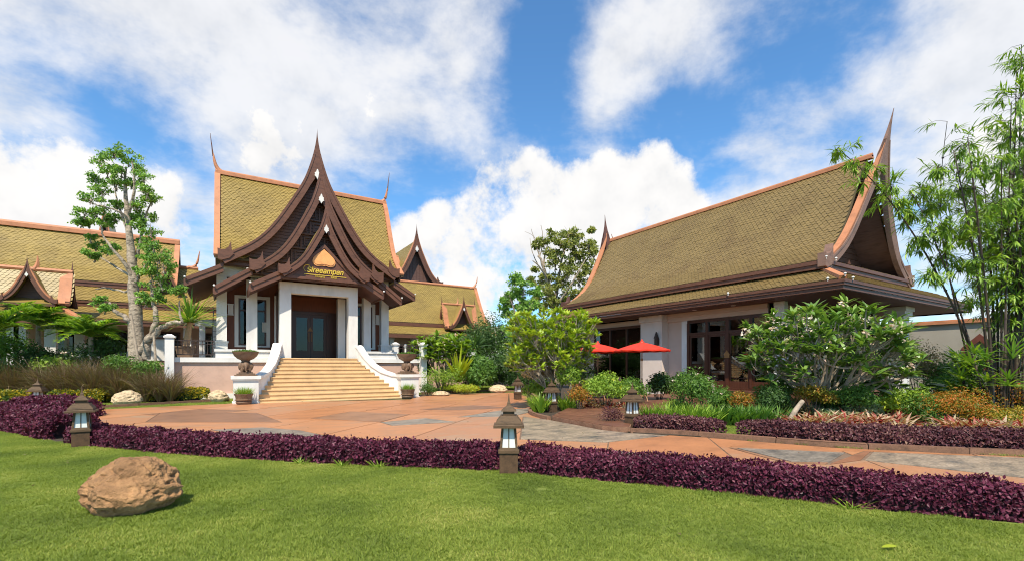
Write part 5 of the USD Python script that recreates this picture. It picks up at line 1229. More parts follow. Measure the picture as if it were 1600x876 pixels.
def bush(name, label, cat, px, py, Y, wpx, hpx, lm, leaf=.07, n=1500, wl=.45, lumps=9, group=None, flowers=0, flower_mat='flower', depth=.8, stem='darkbark', jit=.6):
    """a shrub whose leaves fill several uneven lumps; px, py is its middle in the photograph and Y its distance"""
    seedn[0] += 1; r = np.random.default_rng(seedn[0])
    c = W(px, py, Y); hw, hh = wpx / 2 / F * Y, hpx / 2 / F * Y
    c[2] = max(c[2], hh * .8)
    t = Thing(name, label, cat, (c[0], c[1], 0), 0, group or name.replace('_', ' ') + 's in the planting beds')
    cs, rs = [], []
    for _ in range(lumps):
        d = ell(1, r, -.3)[0] * r.uniform(.25, .78)
        cs.append(c + d * [hw * .9, hw * depth * .9, hh * .9]); rs.append(r.uniform(.42, .62) * min(hw, hh * 1.6))
    sq = min(1.0, hh / hw * 1.25)
    t.part('foliage', crown(cs, rs, n // lumps, leaf, leaf * wl, r, squash=max(.55, sq), lo=-.7, jit=jit), LM[lm], kind='stuff')
    m = MB()
    for k in range(6):
        a = k * 1.05; q = c + np.array([math.cos(a) * hw * .4, math.sin(a) * hw * .4 * depth, 0])
        m.tube(curve([(c[0] + math.cos(a) * .05, c[1] + math.sin(a) * .05, 0), (c[0] + math.cos(a) * hw * .2, c[1] + math.sin(a) * hw * .2, c[2] * .5), q], 5), np.linspace(.022, .008, 5), 5)
    t.part('stems', m, M[stem])
    if flowers:
        d = ell(flowers, r, 0); P = np.array([cs[i % lumps] + d[i] * rs[i % lumps] * 1.02 * np.array([1, 1, sq]) for i in range(flowers)])
        t.part('flowers', leaves(np.repeat(P, 5, 0), np.repeat(d, 5, 0), leaf * .8, leaf * .6, r, .8), LM[flower_mat], kind='stuff')
    return t


def hedge(label, path, width, height, lm, leaf, dens, seed, group, name='hedge', cat='hedge', core='dark', rag=.05, base=0.0):
    r = np.random.default_rng(seed); L = LineString(path); T = Thing(name, label, cat, (path[0][0], path[0][1], 0), 0, group)
    ss = np.linspace(0, L.length, 400); pc = np.array([L.interpolate(s).coords[0] for s in ss]); tg = np.gradient(pc, axis=0); tg /= np.linalg.norm(tg, axis=1, keepdims=True)
    per = width + 2 * height; out = []
    Y = pc @ np.array([S, C])
    w = np.clip(1 / np.maximum(Y, 4.0) ** 1.1, 0, 1); n = int(dens * L.length * per); 
    s = np.interp(r.random(n), np.r_[0, np.cumsum(w)[1:] - w[0]] / (np.cumsum(w)[-1] - w[0]), ss)
    C2 = np.stack([np.interp(s, ss, pc[:, k]) for k in (0, 1)], 1); T2 = np.stack([np.interp(s, ss, tg[:, k]) for k in (0, 1)], 1); Nn = np.stack([-T2[:, 1], T2[:, 0]], 1)
    a = r.uniform(-.12, math.pi + .12, n); e = .55
    ca, sa = np.cos(a), np.sin(a)
    ox = np.sign(ca) * abs(ca) ** e * width / 2; oz = np.sign(sa) * abs(sa) ** e * height
    end = np.clip(np.minimum(s, L.length - s) / (width * .4), 0, 1) ** .4
    nz = meshkit.fbm(np.column_stack([C2 * 3.2, a * 1.2]), 3, seed); k = (.86 + .30 * nz) * (.7 + .3 * end) * r.uniform(.86, 1.06, n) + (r.random(n) < .06) * r.uniform(0, .14, n)
    P = np.column_stack([C2 + Nn * (ox * k)[:, None], np.maximum(oz * k, .01) + rag * (nz - .5) + base])
    N = np.column_stack([Nn * ca[:, None], sa])
    sz = np.interp(C2 @ np.array([S, C]), [4, 20], [1, 1.6])[:, None]
    T.part('foliage', leaves(P, N, leaf * sz, leaf * .62 * sz, r, .75, up=.35), LM[lm], kind='stuff')
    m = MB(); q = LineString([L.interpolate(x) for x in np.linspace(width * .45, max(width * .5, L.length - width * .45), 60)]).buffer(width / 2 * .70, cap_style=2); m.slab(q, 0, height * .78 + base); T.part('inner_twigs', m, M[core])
    return T


# the purple hedge along the lawn
def along(a, b, shift):
    P = curve(HEDGE, 400); g = np.gradient(P, axis=0); g /= np.linalg.norm(g, axis=1, keepdims=True); nn = np.stack([-g[:, 1], g[:, 0]], 1); nn *= np.sign(nn @ np.array([S, C]))[:, None]
    P = P + nn * shift; Xc = P[:, 0] * C - P[:, 1] * S; Yc = P @ np.array([S, C]); px = CX + F * Xc / Yc
    return P[(px > a) & (px < b)]


PG = 'purple-leaved hedges along the lawn and the drive'
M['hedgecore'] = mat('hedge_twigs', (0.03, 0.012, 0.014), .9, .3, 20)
hedge('long purple-leaved hedge behind the boulder, from the left lantern to the middle one', along(121, 792, .28), .50, .345, 'purple', .046, 3000, 1, PG, core='hedgecore', rag=.09)
hedge('purple-leaved hedge running from the middle lantern to the right edge of the lawn', along(798, 1720, .28), .50, .345, 'purple', .042, 3600, 2, PG, core='hedgecore', rag=.09)
hp_ = along(-115, 118, .5)
hedge('bushy purple-leaved hedge left of the left lantern, front row', hp_, 1.0, .52, 'purple', .052, 2200, 3, PG, core='hedgecore')
hq_ = [G(-40, 655)[:2] + [.5, 1.0], G(20, 650)[:2] + [.2, .4], G(62, 648)[:2] + [.1, .0], G(80, 656)[:2]]
hedge('mound of purple-leaved hedge around the far left lantern, back row', curve(hq_, 40), 1.9, .56, 'purple', .06, 1100, 4, PG, core='hedgecore')
def kb(pts, dy=.42): return curve([G(x, y)[:2] + np.array([.25, dy]) for x, y in pts], 60)
hedge('low purple-brown hedge between the terrace lantern and the pale lawn patch', kb([(1002, 674.5), (1075, 679), (1148, 684.5)]), .62, .36, 'purple2', .05, 1700, 5, PG, core='hedgecore')
hedge('low purple-brown hedge along the right kerb below the red strap plants', kb([(1172, 686), (1300, 696), (1450, 704.5), (1600, 711), (1760, 720)]), .66, .38, 'purple2', .05, 1900, 6, PG, core='hedgecore')
bush('purple_shrub', 'small ragged purple shrub left of the lantern by the red parasol', 'shrub', 955, 653, 12.4, 42, 32, 'purple2', .05, 800)
# clipped flower hedges on the left
FG = 'strips of yellow and orange bedding flowers'
hedge('strip of yellow and orange flowers at the far left edge', curve([W(-60, 600, 19.3)[:2], W(30, 600, 19.5)[:2], W(62, 600, 19.6)[:2]], 20), .7, .42, 'marigold', .06, 1300, 7, FG, 'flower_strip', 'flower bed', base=.12)
hedge('strip of yellow and orange flowers between the far left lantern and the two-humped rock', curve([W(82, 600, 19.6)[:2], W(130, 600, 19.7)[:2], W(168, 600, 19.8)[:2]], 20), .7, .42, 'marigold', .06, 1300, 8, FG, 'flower_strip', 'flower bed', base=.12)
hedge('strip of yellow and orange flowers in front of the pink terrace wall', curve([PY(214, 600, 25.75)[:2], PY(280, 600, 25.75)[:2], PY(326, 600, 25.75)[:2]], 20), .7, .42, 'marigold', .06, 1400, 9, FG, 'flower_strip', 'flower bed', base=.14)

# ---- trees drawn limb by limb; px, py in the photograph, then metres in front of or behind the trunk
def limb_tree(name, label, Y, limbs, clumps, lm, leaf, per, barkm, seed, sq=.7, wl=.5, jit=.65, group=None, extra_twigs=0, cat='tree', shell=(.45, 1.08)):
    r = np.random.default_rng(seed); p0 = W(limbs[0][0][0][0], limbs[0][0][0][1], Y)
    t = Thing(name, label, cat, (p0[0], p0[1], 0), 0, group)
    for k, (pts, ra, rb) in enumerate(limbs):
        n = max(8, 4 * len(pts)); P = curve([W(q[0], q[1], Y + (q[2] if len(q) > 2 else 0)) for q in pts], n)
        if k == 0: P[0, 2] = min(P[0, 2], -.05)
        rad = np.linspace(0, 1, n); rad = ra + (rb - ra) * rad ** .8
        if k == 0: rad[:2] *= 1.12
        P[1:] += r.normal(0, rb * .5, (n - 1, 3))
        m = MB(); m.tube(P, rad, 10 if ra > .1 else 6); v, f = m.arr()
        t.part('trunk' if k == 0 else 'limb', (v, f), barkm, smooth=50)
    cs = np.array([W(x, y, Y + (dz if dz is not None else r.normal(0, .5))) for x, y, _, dz in [(q + (None,))[:4] for q in clumps]]); rs = np.array([q[2] / F * Y for q in clumps])
    # each clump is broken into uneven sprays
    c2, r2_ = [], []
    for c, q in zip(cs, rs):
        for _ in range(7): c2.append(c + ell(1, r, -.8)[0] * q * r.uniform(.3, 1.15) * np.array([1, 1, .75])); r2_.append(q * r.uniform(.24, .52))
    m = MB()
    for c, q in zip(cs, rs):
        for _ in range(5 + extra_twigs):
            d = ell(1, r, -.8)[0]; m.tube([c - d * q * .2 - [0, 0, q * .8], c + d * q * .3, c + d * q * 1.0], [.02 * max(1, Y / 20), .014, .006], 4, False)
    t.part('twigs', m, barkm, kind='stuff')
    t.part('crown', crown(c2, r2_, per // 7, leaf, leaf * wl, r, squash=sq, lo=-.75, jit=jit, shell=shell), LM[lm], kind='stuff')
    return t


limb_tree('pale_barked_tree', 'tall tree with thick pale trunk, bare limbs and tufts of leaves left of the pavilion', 22.5, [
    ([(212, 572), (213, 530), (211, 480), (207, 425), (203, 370), (198, 320), (196, 262)], .40, .045),
    ([(207, 440), (190, 405, -.4), (170, 382, -.6), (157, 352, -.7)], .11, .03), ([(208, 432, .1), (186, 420, .4), (160, 404, .6), (146, 396, .6)], .08, .025),
    ([(205, 420), (218, 385, .3), (224, 352, .4), (236, 318, .5)], .11, .03), ([(203, 372), (190, 335, .3), (180, 300, .5), (172, 262, .6)], .08, .02),
    ([(200, 335), (210, 295, -.3), (206, 252, -.4)], .1, .03), ([(209, 445), (228, 415, -.3), (243, 392, -.3)], .09, .03), ([(199, 345), (184, 330, -.5), (158, 322, -.8), (144, 318, -.8)], .07, .02),
    ([(220, 570), (228, 535, -.3), (243, 505, -.4), (240, 470, -.3), (238, 440, -.3)], .22, .06), ([(228, 560, -.2), (238, 525, -.5), (262, 507, -.8), (284, 503, -1.0)], .19, .07), ([(210, 512), (196, 495, -.3), (182, 487, -.4), (172, 474, -.4)], .16, .06),
    ([(207, 440, .2), (196, 455, .6), (168, 450, .9), (150, 452, 1.0)], .07, .03), ([(284, 503, -1.0), (281, 490, -1.0), (280, 470, -1.0)], .06, .03)],
    [(158, 250, 15), (178, 238, 13), (200, 248, 14), (214, 262, 14), (168, 268, 14), (190, 268, 12), (225, 280, 13), (150, 280, 13), (205, 285, 12), (230, 300, 13), (182, 288, 12), (236, 312, 11), (142, 308, 14), (160, 300, 12), (132, 332, 13), (128, 348, 10), (150, 330, 13), (212, 318, 13), (226, 335, 14), (182, 322, 11), (205, 340, 10), (160, 350, 12), (178, 342, 9), (140, 348, 10),
     (218, 352, 12), (236, 360, 12), (142, 372, 9), (150, 383, 11), (140, 395, 9), (168, 392, 10), (180, 386, 8), (148, 402, 9), (230, 382, 12), (226, 376, 10),
     (240, 385, 17, -.3), (250, 398, 17, -.3), (246, 415, 18, -.3), (238, 428, 16, -.3), (252, 440, 15, -.3), (240, 452, 15, -.3), (256, 416, 14, -.3), (234, 404, 12, -.3), (228, 470, 12, -.3), (246, 466, 10, -.3), (218, 462, 9), (160, 470, 11, -.4), (172, 478, 8, -.4), (164, 482, 9, -.4), (280, 455, 10, -1.0), (288, 452, 7, -1.0), (215, 425, 8)],
    'tree', .125, 330, M['bark'], 71, wl=.55, sq=.5, shell=(.2, 1.4))
for (xa, ya, xb, yb) in ((205, 492, 226, 562), (240, 520, 248, 562)):
    m = MB(); m.tube([W(xa, ya, 21.6), W(xb, yb, 21.0) * [1, 1, 0]], .05, 7); single('support_pole', m, M['bark2'], 'slanting wooden pole propping the pale-barked tree on its ' + ('trunk' if xa < 220 else 'right fork'), 'pole')

limb_tree('background_tree', 'tall airy olive-leaved tree with bare grey branches behind the dining hall', 42, [
    ([(868, 575), (866, 500), (858, 450), (850, 420), (842, 400)], .38, .1), ([(864, 490), (872, 440, 1), (880, 400, 1.5), (892, 372, 2)], .22, .05), ([(856, 445), (846, 420, -1), (832, 408, -1.5)], .14, .04), ([(850, 425), (852, 395, .5), (862, 370, 1)], .12, .03), ([(846, 410), (838, 385), (830, 358)], .07, .02), ([(843, 402), (848, 375), (845, 352)], .06, .02), ([(868, 480), (895, 440, -1), (915, 405, -1)], .16, .04), ([(852, 430), (834, 400, 1), (828, 372, 1.5)], .07, .02), ([(842, 400, 0), (836, 372, 1), (820, 362, 1.5)], .05, .015)],
    [(850, 378, 12), (868, 368, 13), (888, 364, 13), (904, 372, 13), (920, 382, 14), (880, 385, 14), (900, 395, 15), (862, 392, 12), (928, 398, 12), (915, 415, 15), (890, 415, 15), (868, 412, 13), (905, 435, 15), (880, 438, 15), (858, 430, 11), (855, 455, 14), (900, 458, 16), (875, 465, 16), (922, 440, 11), (850, 480, 15), (880, 485, 14), (838, 382, 7), (905, 480, 12), (925, 360, 6), (838, 420, 7), (832, 440, 8), (876, 375, 12), (896, 382, 13), (912, 398, 13), (870, 400, 12), (886, 425, 13), (922, 425, 13), (848, 442, 11), (868, 450, 12), (842, 465, 13), (914, 462, 13), (890, 470, 14), (862, 470, 13), (925, 470, 12)],
    'olive', .27, 300, M['bark2'], 72, sq=.55, extra_twigs=4)
limb_tree('background_tree', 'dense dark green tree left of the airy olive-leaved one', 38, [([(812, 575), (812, 520), (812, 480), (815, 445)], .3, .06), ([(812, 500), (800, 475), (796, 460)], .1, .03), ([(812, 500), (828, 480), (836, 465)], .1, .03)],
    [(806, 440, 14), (818, 450, 15), (800, 462, 15), (815, 472, 17), (830, 480, 15), (796, 486, 15), (812, 496, 18), (832, 505, 16), (795, 510, 13), (808, 522, 18), (838, 455, 9), (828, 530, 16), (788, 470, 7)], 'tree', .24, 520, M['bark2'], 73, wl=.55)


def fork_tree(name, label, px, base_py, Y, cpx, top_py, low_py, wpx, lm, leaf, ntips, seed, flowers, barkm, r0=.085, wl=.3, nl=9, cat='frangipani', stems=5, dome=.45):
    """frangipani: stubby forking branches that each end in a rosette"""
    r = np.random.default_rng(seed); b = W(px, base_py, Y); b[2] = 0
    t = Thing(name, label, cat, tuple(b), 0, 'frangipani trees in the garden'); c = W(cpx, low_py, Y); hw = wpx / 2 / F * Y; zt = W(cpx, top_py, Y)[2]; zl = c[2]
    d = ell(ntips, r, .0); k = r.uniform(.5, 1.0, (ntips, 1)) ** .6 * (.72 + .5 * meshkit.noise(d * 2.6 + seed, 4))[:, None]
    tips = np.column_stack([c[0] + (d * k)[:, 0] * hw, c[1] + (d * k)[:, 1] * hw * .85, zl + (zt - zl) * ((d * k)[:, 2] * (1 - dome) + dome * r.random(ntips) * (d[:, 2] > -.1))])
    from scipy.cluster.vq import kmeans2
    lab1 = kmeans2(tips, stems, seed=seed, minit='points')[1]; m = MB()
    for s_ in range(stems):
        T1 = tips[lab1 == s_]
        if len(T1) == 0: continue
        g1 = T1.mean(0); n1 = b + (g1 - b) * .38; n1[2] = b[2] + (g1[2] - b[2]) * .42
        m.tube(curve([b + r.normal(0, .08, 3) * [1, 1, 0] - [0, 0, .05], b + (n1 - b) * .5 + r.normal(0, .06, 3), n1], 7), np.linspace(r0, r0 * .62, 7), 7)
        k2 = max(1, len(T1) // 6); lab2 = kmeans2(T1, k2, seed=seed, minit='points')[1] if k2 > 1 else np.zeros(len(T1), int)
        for q in range(k2):
            T2 = T1[lab2 == q]
            if len(T2) == 0: continue
            n2 = n1 + (T2.mean(0) - n1) * .74; n2[2] -= .05
            m.tube(curve([n1, (n1 + n2) / 2 + r.normal(0, .07, 3), n2], 6), np.linspace(r0 * .55, r0 * .34, 6), 6)
            for tp in T2: m.tube(curve([n2, n2 + (tp - n2) * .55 + r.normal(0, .06, 3) - [0, 0, .06], tp], 5), np.linspace(r0 * .33, r0 * .2, 5), 5)
    t.part('branches', m, barkm)
    P = np.repeat(tips, nl, 0) + r.normal(0, .02, (ntips * nl, 3)); a = r.random((ntips * nl)) * 6.283; o = (tips - c); o /= np.linalg.norm(o, axis=1, keepdims=True)
    D = np.column_stack([np.cos(a), np.sin(a), r.uniform(.05, .9, len(a))]) + np.repeat(o, nl, 0) * .55
    t.part('leaves', straps(P, D, leaf, leaf * wl, r, .7, 3, shape=(.15, .8, 1, .75, 0)), LM[lm], kind='stuff')
    if flowers:
        w = r.choice(ntips, flowers, replace=False); w = w[np.argsort(-tips[w, 2])]; P = np.repeat(tips[w] + [0, 0, .10] + (tips[w] - c) / np.linalg.norm(tips[w] - c, axis=1, keepdims=True) * .16, 16, 0) + r.normal(0, .07, (flowers * 16, 3))
        t.part('flowers', leaves(P, np.tile([0, 0, 1.0], (len(P), 1)), .11, .08, r, .7), LM['flower'], kind='stuff')
    return t


fork_tree('frangipani_tree', 'spreading frangipani with grey branches and pink flower clusters before the dining hall corner', 1285, 654, 14, 1292, 462, 606, 276, 'frangi', .37, 290, 81, 40, M['bark2'], .07, .25, 14, stems=7)
fork_tree('frangipani_tree', 'pale-stemmed light green frangipani beside the terrace lantern left of the parasols', 872, 637, 17.5, 864, 482, 582, 146, 'yellow', .27, 420, 82, 0, M['bark'], .05, .34, 11, stems=6, dome=.8)
fork_tree('frangipani_tree', 'round dense frangipani with small white flowers right of the pavilion railing', 690, 605, 29, 690, 516, 566, 96, 'light', .42, 210, 83, 24, M['bark2'], .07, .4, 10, stems=5)
# cut leaning stem under the right frangipani
m = MB(); m.tube(curve([G(1230, 668), W(1240, 645, 12.3), W(1254, 626, 12.5)], 8), np.linspace(.075, .06, 8), 9); single('cut_stem', m, M['bark2'], 'leaning bare cut stem in front of the right frangipani', 'stump', smooth=True)

# ---- palms
def palm(name, label, px, py, Y, n, L, lm='palm', seed=1, trunk=True, leaflet=.5, cat='palm', up=(.2, 1.3), bend=1.5, base_z=0.0, lw=.06, nl=40):
    r = np.random.default_rng(seed); c = W(px, py, Y); t = Thing(name, label, cat, (c[0], c[1], base_z), 0, 'feather-leaved palms in the beds')
    if trunk: m = MB(); m.tube([(c[0], c[1], base_z - .05), (c[0], c[1], c[2])], [.13, .09], 9); t.part('trunk', m, M['bark2'])
    for k in range(n):
        a = k * 2.39996 + r.uniform(-.2, .2); e = np.interp(k / n, [0, 1], up[::-1]); d = np.array([math.cos(a), math.sin(a), e]); d /= np.linalg.norm(d)
        pts, p, q = [c.copy()], c.copy(), d.copy(); Lk = L * r.uniform(.8, 1.15)
        for _ in range(8): p = p + q * Lk / 8; q = q + np.array([0, 0, -bend / 8]); q /= np.linalg.norm(q); pts.append(p.copy())
        pts = curve(pts, nl); tg = np.gradient(pts, axis=0); tg /= np.linalg.norm(tg, axis=1, keepdims=True); sd = np.cross(tg, [0, 0, 1.0]); sd /= np.linalg.norm(sd, axis=1, keepdims=True) + 1e-9
        ll = leaflet * np.interp(np.linspace(0, 1, nl), [0, .2, .5, .8, 1], [.15, .8, 1, .75, .3])[3:]
        out = []
        for s in (-1, 1):
            D = tg[3:] * .6 + s * sd[3:] * .9 + [0, 0, .42] + r.normal(0, .06, (nl - 3, 3)); out.append(straps(pts[3:], D, ll[:, None], lw, r, .75, 3, .1))
        m = MB(); m.tube(pts[:: max(1, nl // 9)], np.linspace(.02, .006, len(pts[:: max(1, nl // 9)])), 5); out.append(m.arr())
        t.part('frond', join(out), LM[lm])
    return t


palm('palm', 'palm with bright fronds cut by the left edge of the picture', -8, 520, 20, 20, 1.7, seed=1, up=(.5, 2.4), bend=1.2, lw=.07)
palm('palm', 'dark palm with a drooping dead frond in front of the left porch', 60, 508, 22.2, 20, 1.5, seed=2, up=(.3, 2.2), bend=1.3, lw=.07)
palm('palm', 'low spreading palm between the porch and the pale-barked tree', 142, 526, 22.0, 22, 1.55, seed=3, up=(.2, 1.9), bend=1.3, lw=.07)
palm('palm', 'small bright palm behind the dark one, below the porch hip', 104, 520, 22.8, 14, 1.3, seed=4, up=(.4, 2.2), bend=1.2, lw=.07)
palm('feathery_palm', 'feathery palm clump left of the small far lantern', 762, 588, 31, 15, 1.9, 'mid', 5, False, .42, up=(.8, 2.2), bend=1.2)
palm('feathery_palm', 'feathery dark palm clump behind the small far lantern', 800, 584, 30.5, 15, 1.9, 'dark', 6, False, .42, up=(.8, 2.0), bend=1.2)


def yucca(name, label, px, py, Y, n, L, lm, seed, base_z, r0=.12, width=.05, low=-.2, cat='yucca', bend=.35, foot=None, barkm='bamboo'):
    r = np.random.default_rng(seed); c = W(px, py, Y); t = Thing(name, label, cat, (c[0], c[1], base_z)); d = ell(n, r, low)
    sv, sf = straps(c + d * .05, d, L, width, r, bend, 4)
    if n > 40: t.part('leaves', (sv, sf), LM[lm], kind='stuff')
    else:
        for k in range(n): t.part('leaf', (sv[k * 10:k * 10 + 10], sf[:8]), LM[lm])
    if r0:
        f = foot if foot is not None else np.array([c[0], c[1], base_z]); m = MB(); m.tube([f, c], [r0, r0 * .75], 9); t.part('trunk', m, M[barkm])
    return t


c = W(290, 556, 22.7); c[2] = FZ + .5
yucca('potted_yucca', 'spiky yucca with a smooth tan trunk rising above the terrace railing', 297, 503, 22.7, 150, 1.5, 'palm', 11, FZ, .16, .075, -.15, foot=c)
t = Thing('planter_box', 'brown planter tub of the yucca behind the terrace railing', 'planter', (c[0], c[1], FZ)); m = MB(); m.frustum((c[0], c[1]), .6, .8, FZ, FZ + .5); t.part('tub', m, M['clay']); m = MB(); m.frustum((c[0], c[1]), .86, .86, FZ + .5, FZ + .56); t.part('rim', m, M['clay'])
yucca('fan_leaf_plant', 'dark shaggy fan-leaved plant in front of the rear wing porch', 742, 545, 36, 90, 1.5, 'dark', 12, 0, .2, .12, -.5, bend=.9, cat='palm')
yucca('banana_fern', 'bright upright strap-leaved fern left of the feathery palms', 716, 597, 27.5, 26, 2.0, 'lime', 13, 0, 0, .22, .5, bend=.5, cat='fern')
yucca('lime_grass_tuft', 'lime green leaf tuft against the terrace pillar', 272, 588, 23, 30, .7, 'lime', 14, 0, 0, .06, -.2, bend=.8, cat='plant')


def fan_palm(label, px, py, Y, nst, seed, wpx, h):
    r = np.random.default_rng(seed); c = W(px, py, Y); t = Thing('fan_palm', label, 'fan palm', (c[0], c[1], 0), 0, 'fan-leaved palms by the grey wall'); hw = wpx / 2 / F * Y; st = MB(); lv = []
    for k in range(nst):
        a = r.random() * 6.283; q = math.sqrt(r.random()); b = np.array([c[0] + hw * .35 * q * math.cos(a), c[1] + hw * .35 * q * math.sin(a), 0]); tip = np.array([c[0] + hw * .8 * q * math.cos(a), c[1] + hw * .8 * q * math.sin(a), h * r.uniform(.45, 1.0)])
        st.tube(curve([b, b + (tip - b) * [.3, .3, .6], tip], 6), np.linspace(.016, .008, 6), 5)
        d = tip - np.array([c[0], c[1], h * .3]); d /= np.linalg.norm(d) ; sd = np.cross(d, [0, 0, 1.0]); sd /= np.linalg.norm(sd) + 1e-9; n = 11; th = np.linspace(-1.9, 1.9, n)
        D = np.cos(th)[:, None] * d + np.sin(th)[:, None] * sd + [0, 0, .12]; lv.append(straps(np.tile(tip, (n, 1)), D, .52, .062, r, .55, 3, .15, shape=(.35, .9, 1, .8, .2)))
    t.part('stems', st, M['darkbark'])
    for x in lv: t.part('fan_leaf', x, LM['palm'])
    return t


fan_palm('clump of glossy fan-leaved palm below the bamboo at the right edge', 1572, 600, 13.2, 42, 15, 150, 2.0)
fan_palm('small fan-leaved palm left of the bamboo foot, before the hexagonal opening', 1515, 600, 14.0, 14, 16, 70, 1.7)


def big_leaf(label, px, py, Y, n, L, seed, lm='dark', cat='elephant ear'):
    r = np.random.default_rng(seed); c = W(px, py, Y); t = Thing('elephant_ear', label, cat, (c[0], c[1], 0), 0, 'elephant-ear clumps under the right frangipani'); st = MB(); lv = []
    for k in range(n):
        a = k * 2.4; tip = np.array([c[0] + .55 * math.cos(a) * r.uniform(.4, 1.2), c[1] + .55 * math.sin(a) * r.uniform(.4, 1.2), r.uniform(.6, 1.25) * c[2]])
        st.tube(curve([(c[0], c[1], 0), (c[0] + (tip[0] - c[0]) * .3, c[1] + (tip[1] - c[1]) * .3, tip[2] * .7), tip], 7), np.linspace(.025, .012, 7), 6)
        D = np.array([[math.cos(a), math.sin(a), .15]]); lv.append(straps(tip[None], D, L, L * .62, r, 1.1, 7, .2, shape=(.55, .95, 1, .85, .6, .3, 0)))
    t.part('stalks', st, M['darkbark'])
    for x in lv: t.part('leaf_blade', x, LM[lm])
    return t


big_leaf('clump of large dark elephant-ear leaves under the right frangipani', 1385, 598, 16, 16, .85, 21)
big_leaf('second clump of elephant-ear leaves beside the frangipani stems', 1345, 606, 15.5, 11, .75, 22)
big_leaf('broad-leaved clump before the brown shrub near the grey wall', 1428, 606, 16, 10, .7, 23, 'mid')

# ---- tufts: brown fountain grass, strap-leaved plants
def tuft_bed(name, label, cat, pts, Y, per, L, wd, lm, seed, bend=1.3, group=None, spread=.25, clumps=1, elev=(.5, 1.6), heads=False):
    r = np.random.default_rng(seed); p0 = G(*pts[0]) if Y is None else W(*pts[0], Y); T = Thing(name, label, cat, (p0[0], p0[1], 0), 0, group); out = []
    ps = np.array([(G(*q) if Y is None else W(q[0], q[1], Y))[:2] for q in pts]); Ls = LineString(ps) if len(ps) > 1 else None
    for k in range(clumps):
        b = np.array(Ls.interpolate((k + .5) / clumps, normalized=True).coords[0]) if Ls is not None else ps[0]
        b = b + r.normal(0, spread, 2); n = per; a = r.random(n) * 6.283; e = r.uniform(*elev, n)
        P = np.column_stack([b[0] + .07 * np.cos(a) * r.random(n), b[1] + .07 * np.sin(a) * r.random(n), np.zeros(n)]); D = np.column_stack([np.cos(a), np.sin(a), e])
        out.append(straps(P, D, L, wd, r, bend, 4, .35))
    T.part('leaves', join(out), LM[lm], kind='stuff')
    return T


BG = 'clumps of brown fountain grass behind the flower strips'
for k, (px, lab) in enumerate(((8, 'brown fountain grass clump at the far left edge'), (88, 'brown fountain grass clump above the left lantern'), (128, 'tall brown fountain grass clump right of the left lantern'), (168, 'brown fountain grass clump left of the pale-barked trunk'), (206, 'brown-green fountain grass clump in front of the pale-barked trunk'), (240, 'low brown-green fountain grass clump beside the terrace pillar'), (50, 'thin brown fountain grass clump behind the far left lantern'))):
    tuft_bed('fountain_grass', lab, 'ornamental grass', [(px - 22, 614), (px + 22, 614)], 20.5 - .3 * (k % 2), 260, 1.75 if k < 4 else 1.4, .02, 'brown', 200 + k, 1.3, BG, .25, 5, (1.2, 4.5))
CG = 'clumps of red and cream strap-leaved plants'
tuft_bed('strap_plants', 'row of red and cream strap leaves left of the lantern by the parasol', 'strap plant', [(905, 640), (940, 640), (976, 641)], None, 16, .48, .06, 'cordy', 220, 1.5, CG, .16, 50, (.5, 2))
tuft_bed('strap_plants', 'broad drift of red and cream strap leaves under the right frangipani', 'strap plant', [(1245, 668), (1330, 669), (1395, 668)], None, 16, .5, .055, 'cordy', 221, 1.5, CG, .24, 120, (.5, 2))
tuft_bed('strap_plants', 'back drift of red strap leaves beside the small lawn patch', 'strap plant', [(1330, 658), (1420, 654)], None, 16, .5, .055, 'cordy', 225, 1.5, CG, .22, 44, (.5, 2))
tuft_bed('strap_plants', 'row of cream and red strap leaves at the right edge above the purple hedge', 'strap plant', [(1478, 676), (1540, 680), (1620, 684)], None, 16, .5, .055, 'cordy', 222, 1.5, CG, .18, 84, (.5, 2))
tuft_bed('strap_plants', 'pinkish strap leaves below the copper shrubs at the kerb bend', 'strap plant', [(832, 628), (848, 638)], None, 18, .45, .05, 'cordy', 223, 1.5, CG, .25, 12, (.5, 2))
tuft_bed('lily_bed', 'strip of light green lily leaves right of the lantern by the parasol', 'lily bed', [(1005, 662), (1060, 664), (1115, 666)], None, 22, .55, .035, 'light', 230, .7, None, .15, 40, (1, 3))
tuft_bed('lily_bed', 'strip of green lily leaves below the orange shrub and the doors', 'lily bed', [(1110, 664), (1160, 664), (1215, 664)], None, 22, .52, .04, 'mid', 231, .7, None, .15, 40, (1, 3))
tuft_bed('lily_bed', 'pale green tuft of lily leaves left of the terrace lantern', 'lily bed', [(838, 643), (852, 644)], None, 26, .6, .05, 'light', 232, .7, None, .12, 9, (1, 3))
tuft_bed('lily_bed', 'light green tuft of lily leaves right of the terrace lantern', 'lily bed', [(880, 641), (892, 642)], None, 26, .55, .045, 'light', 233, .7, None, .12, 8, (1, 3))
tuft_bed('pale_grass_bed', 'mound of pale variegated grass left of the red strap leaves', 'ornamental grass', [(1240, 655), (1290, 652), (1340, 648)], None, 40, .6, .025, 'pale', 234, 1.2, None, .25, 26, (.5, 2))

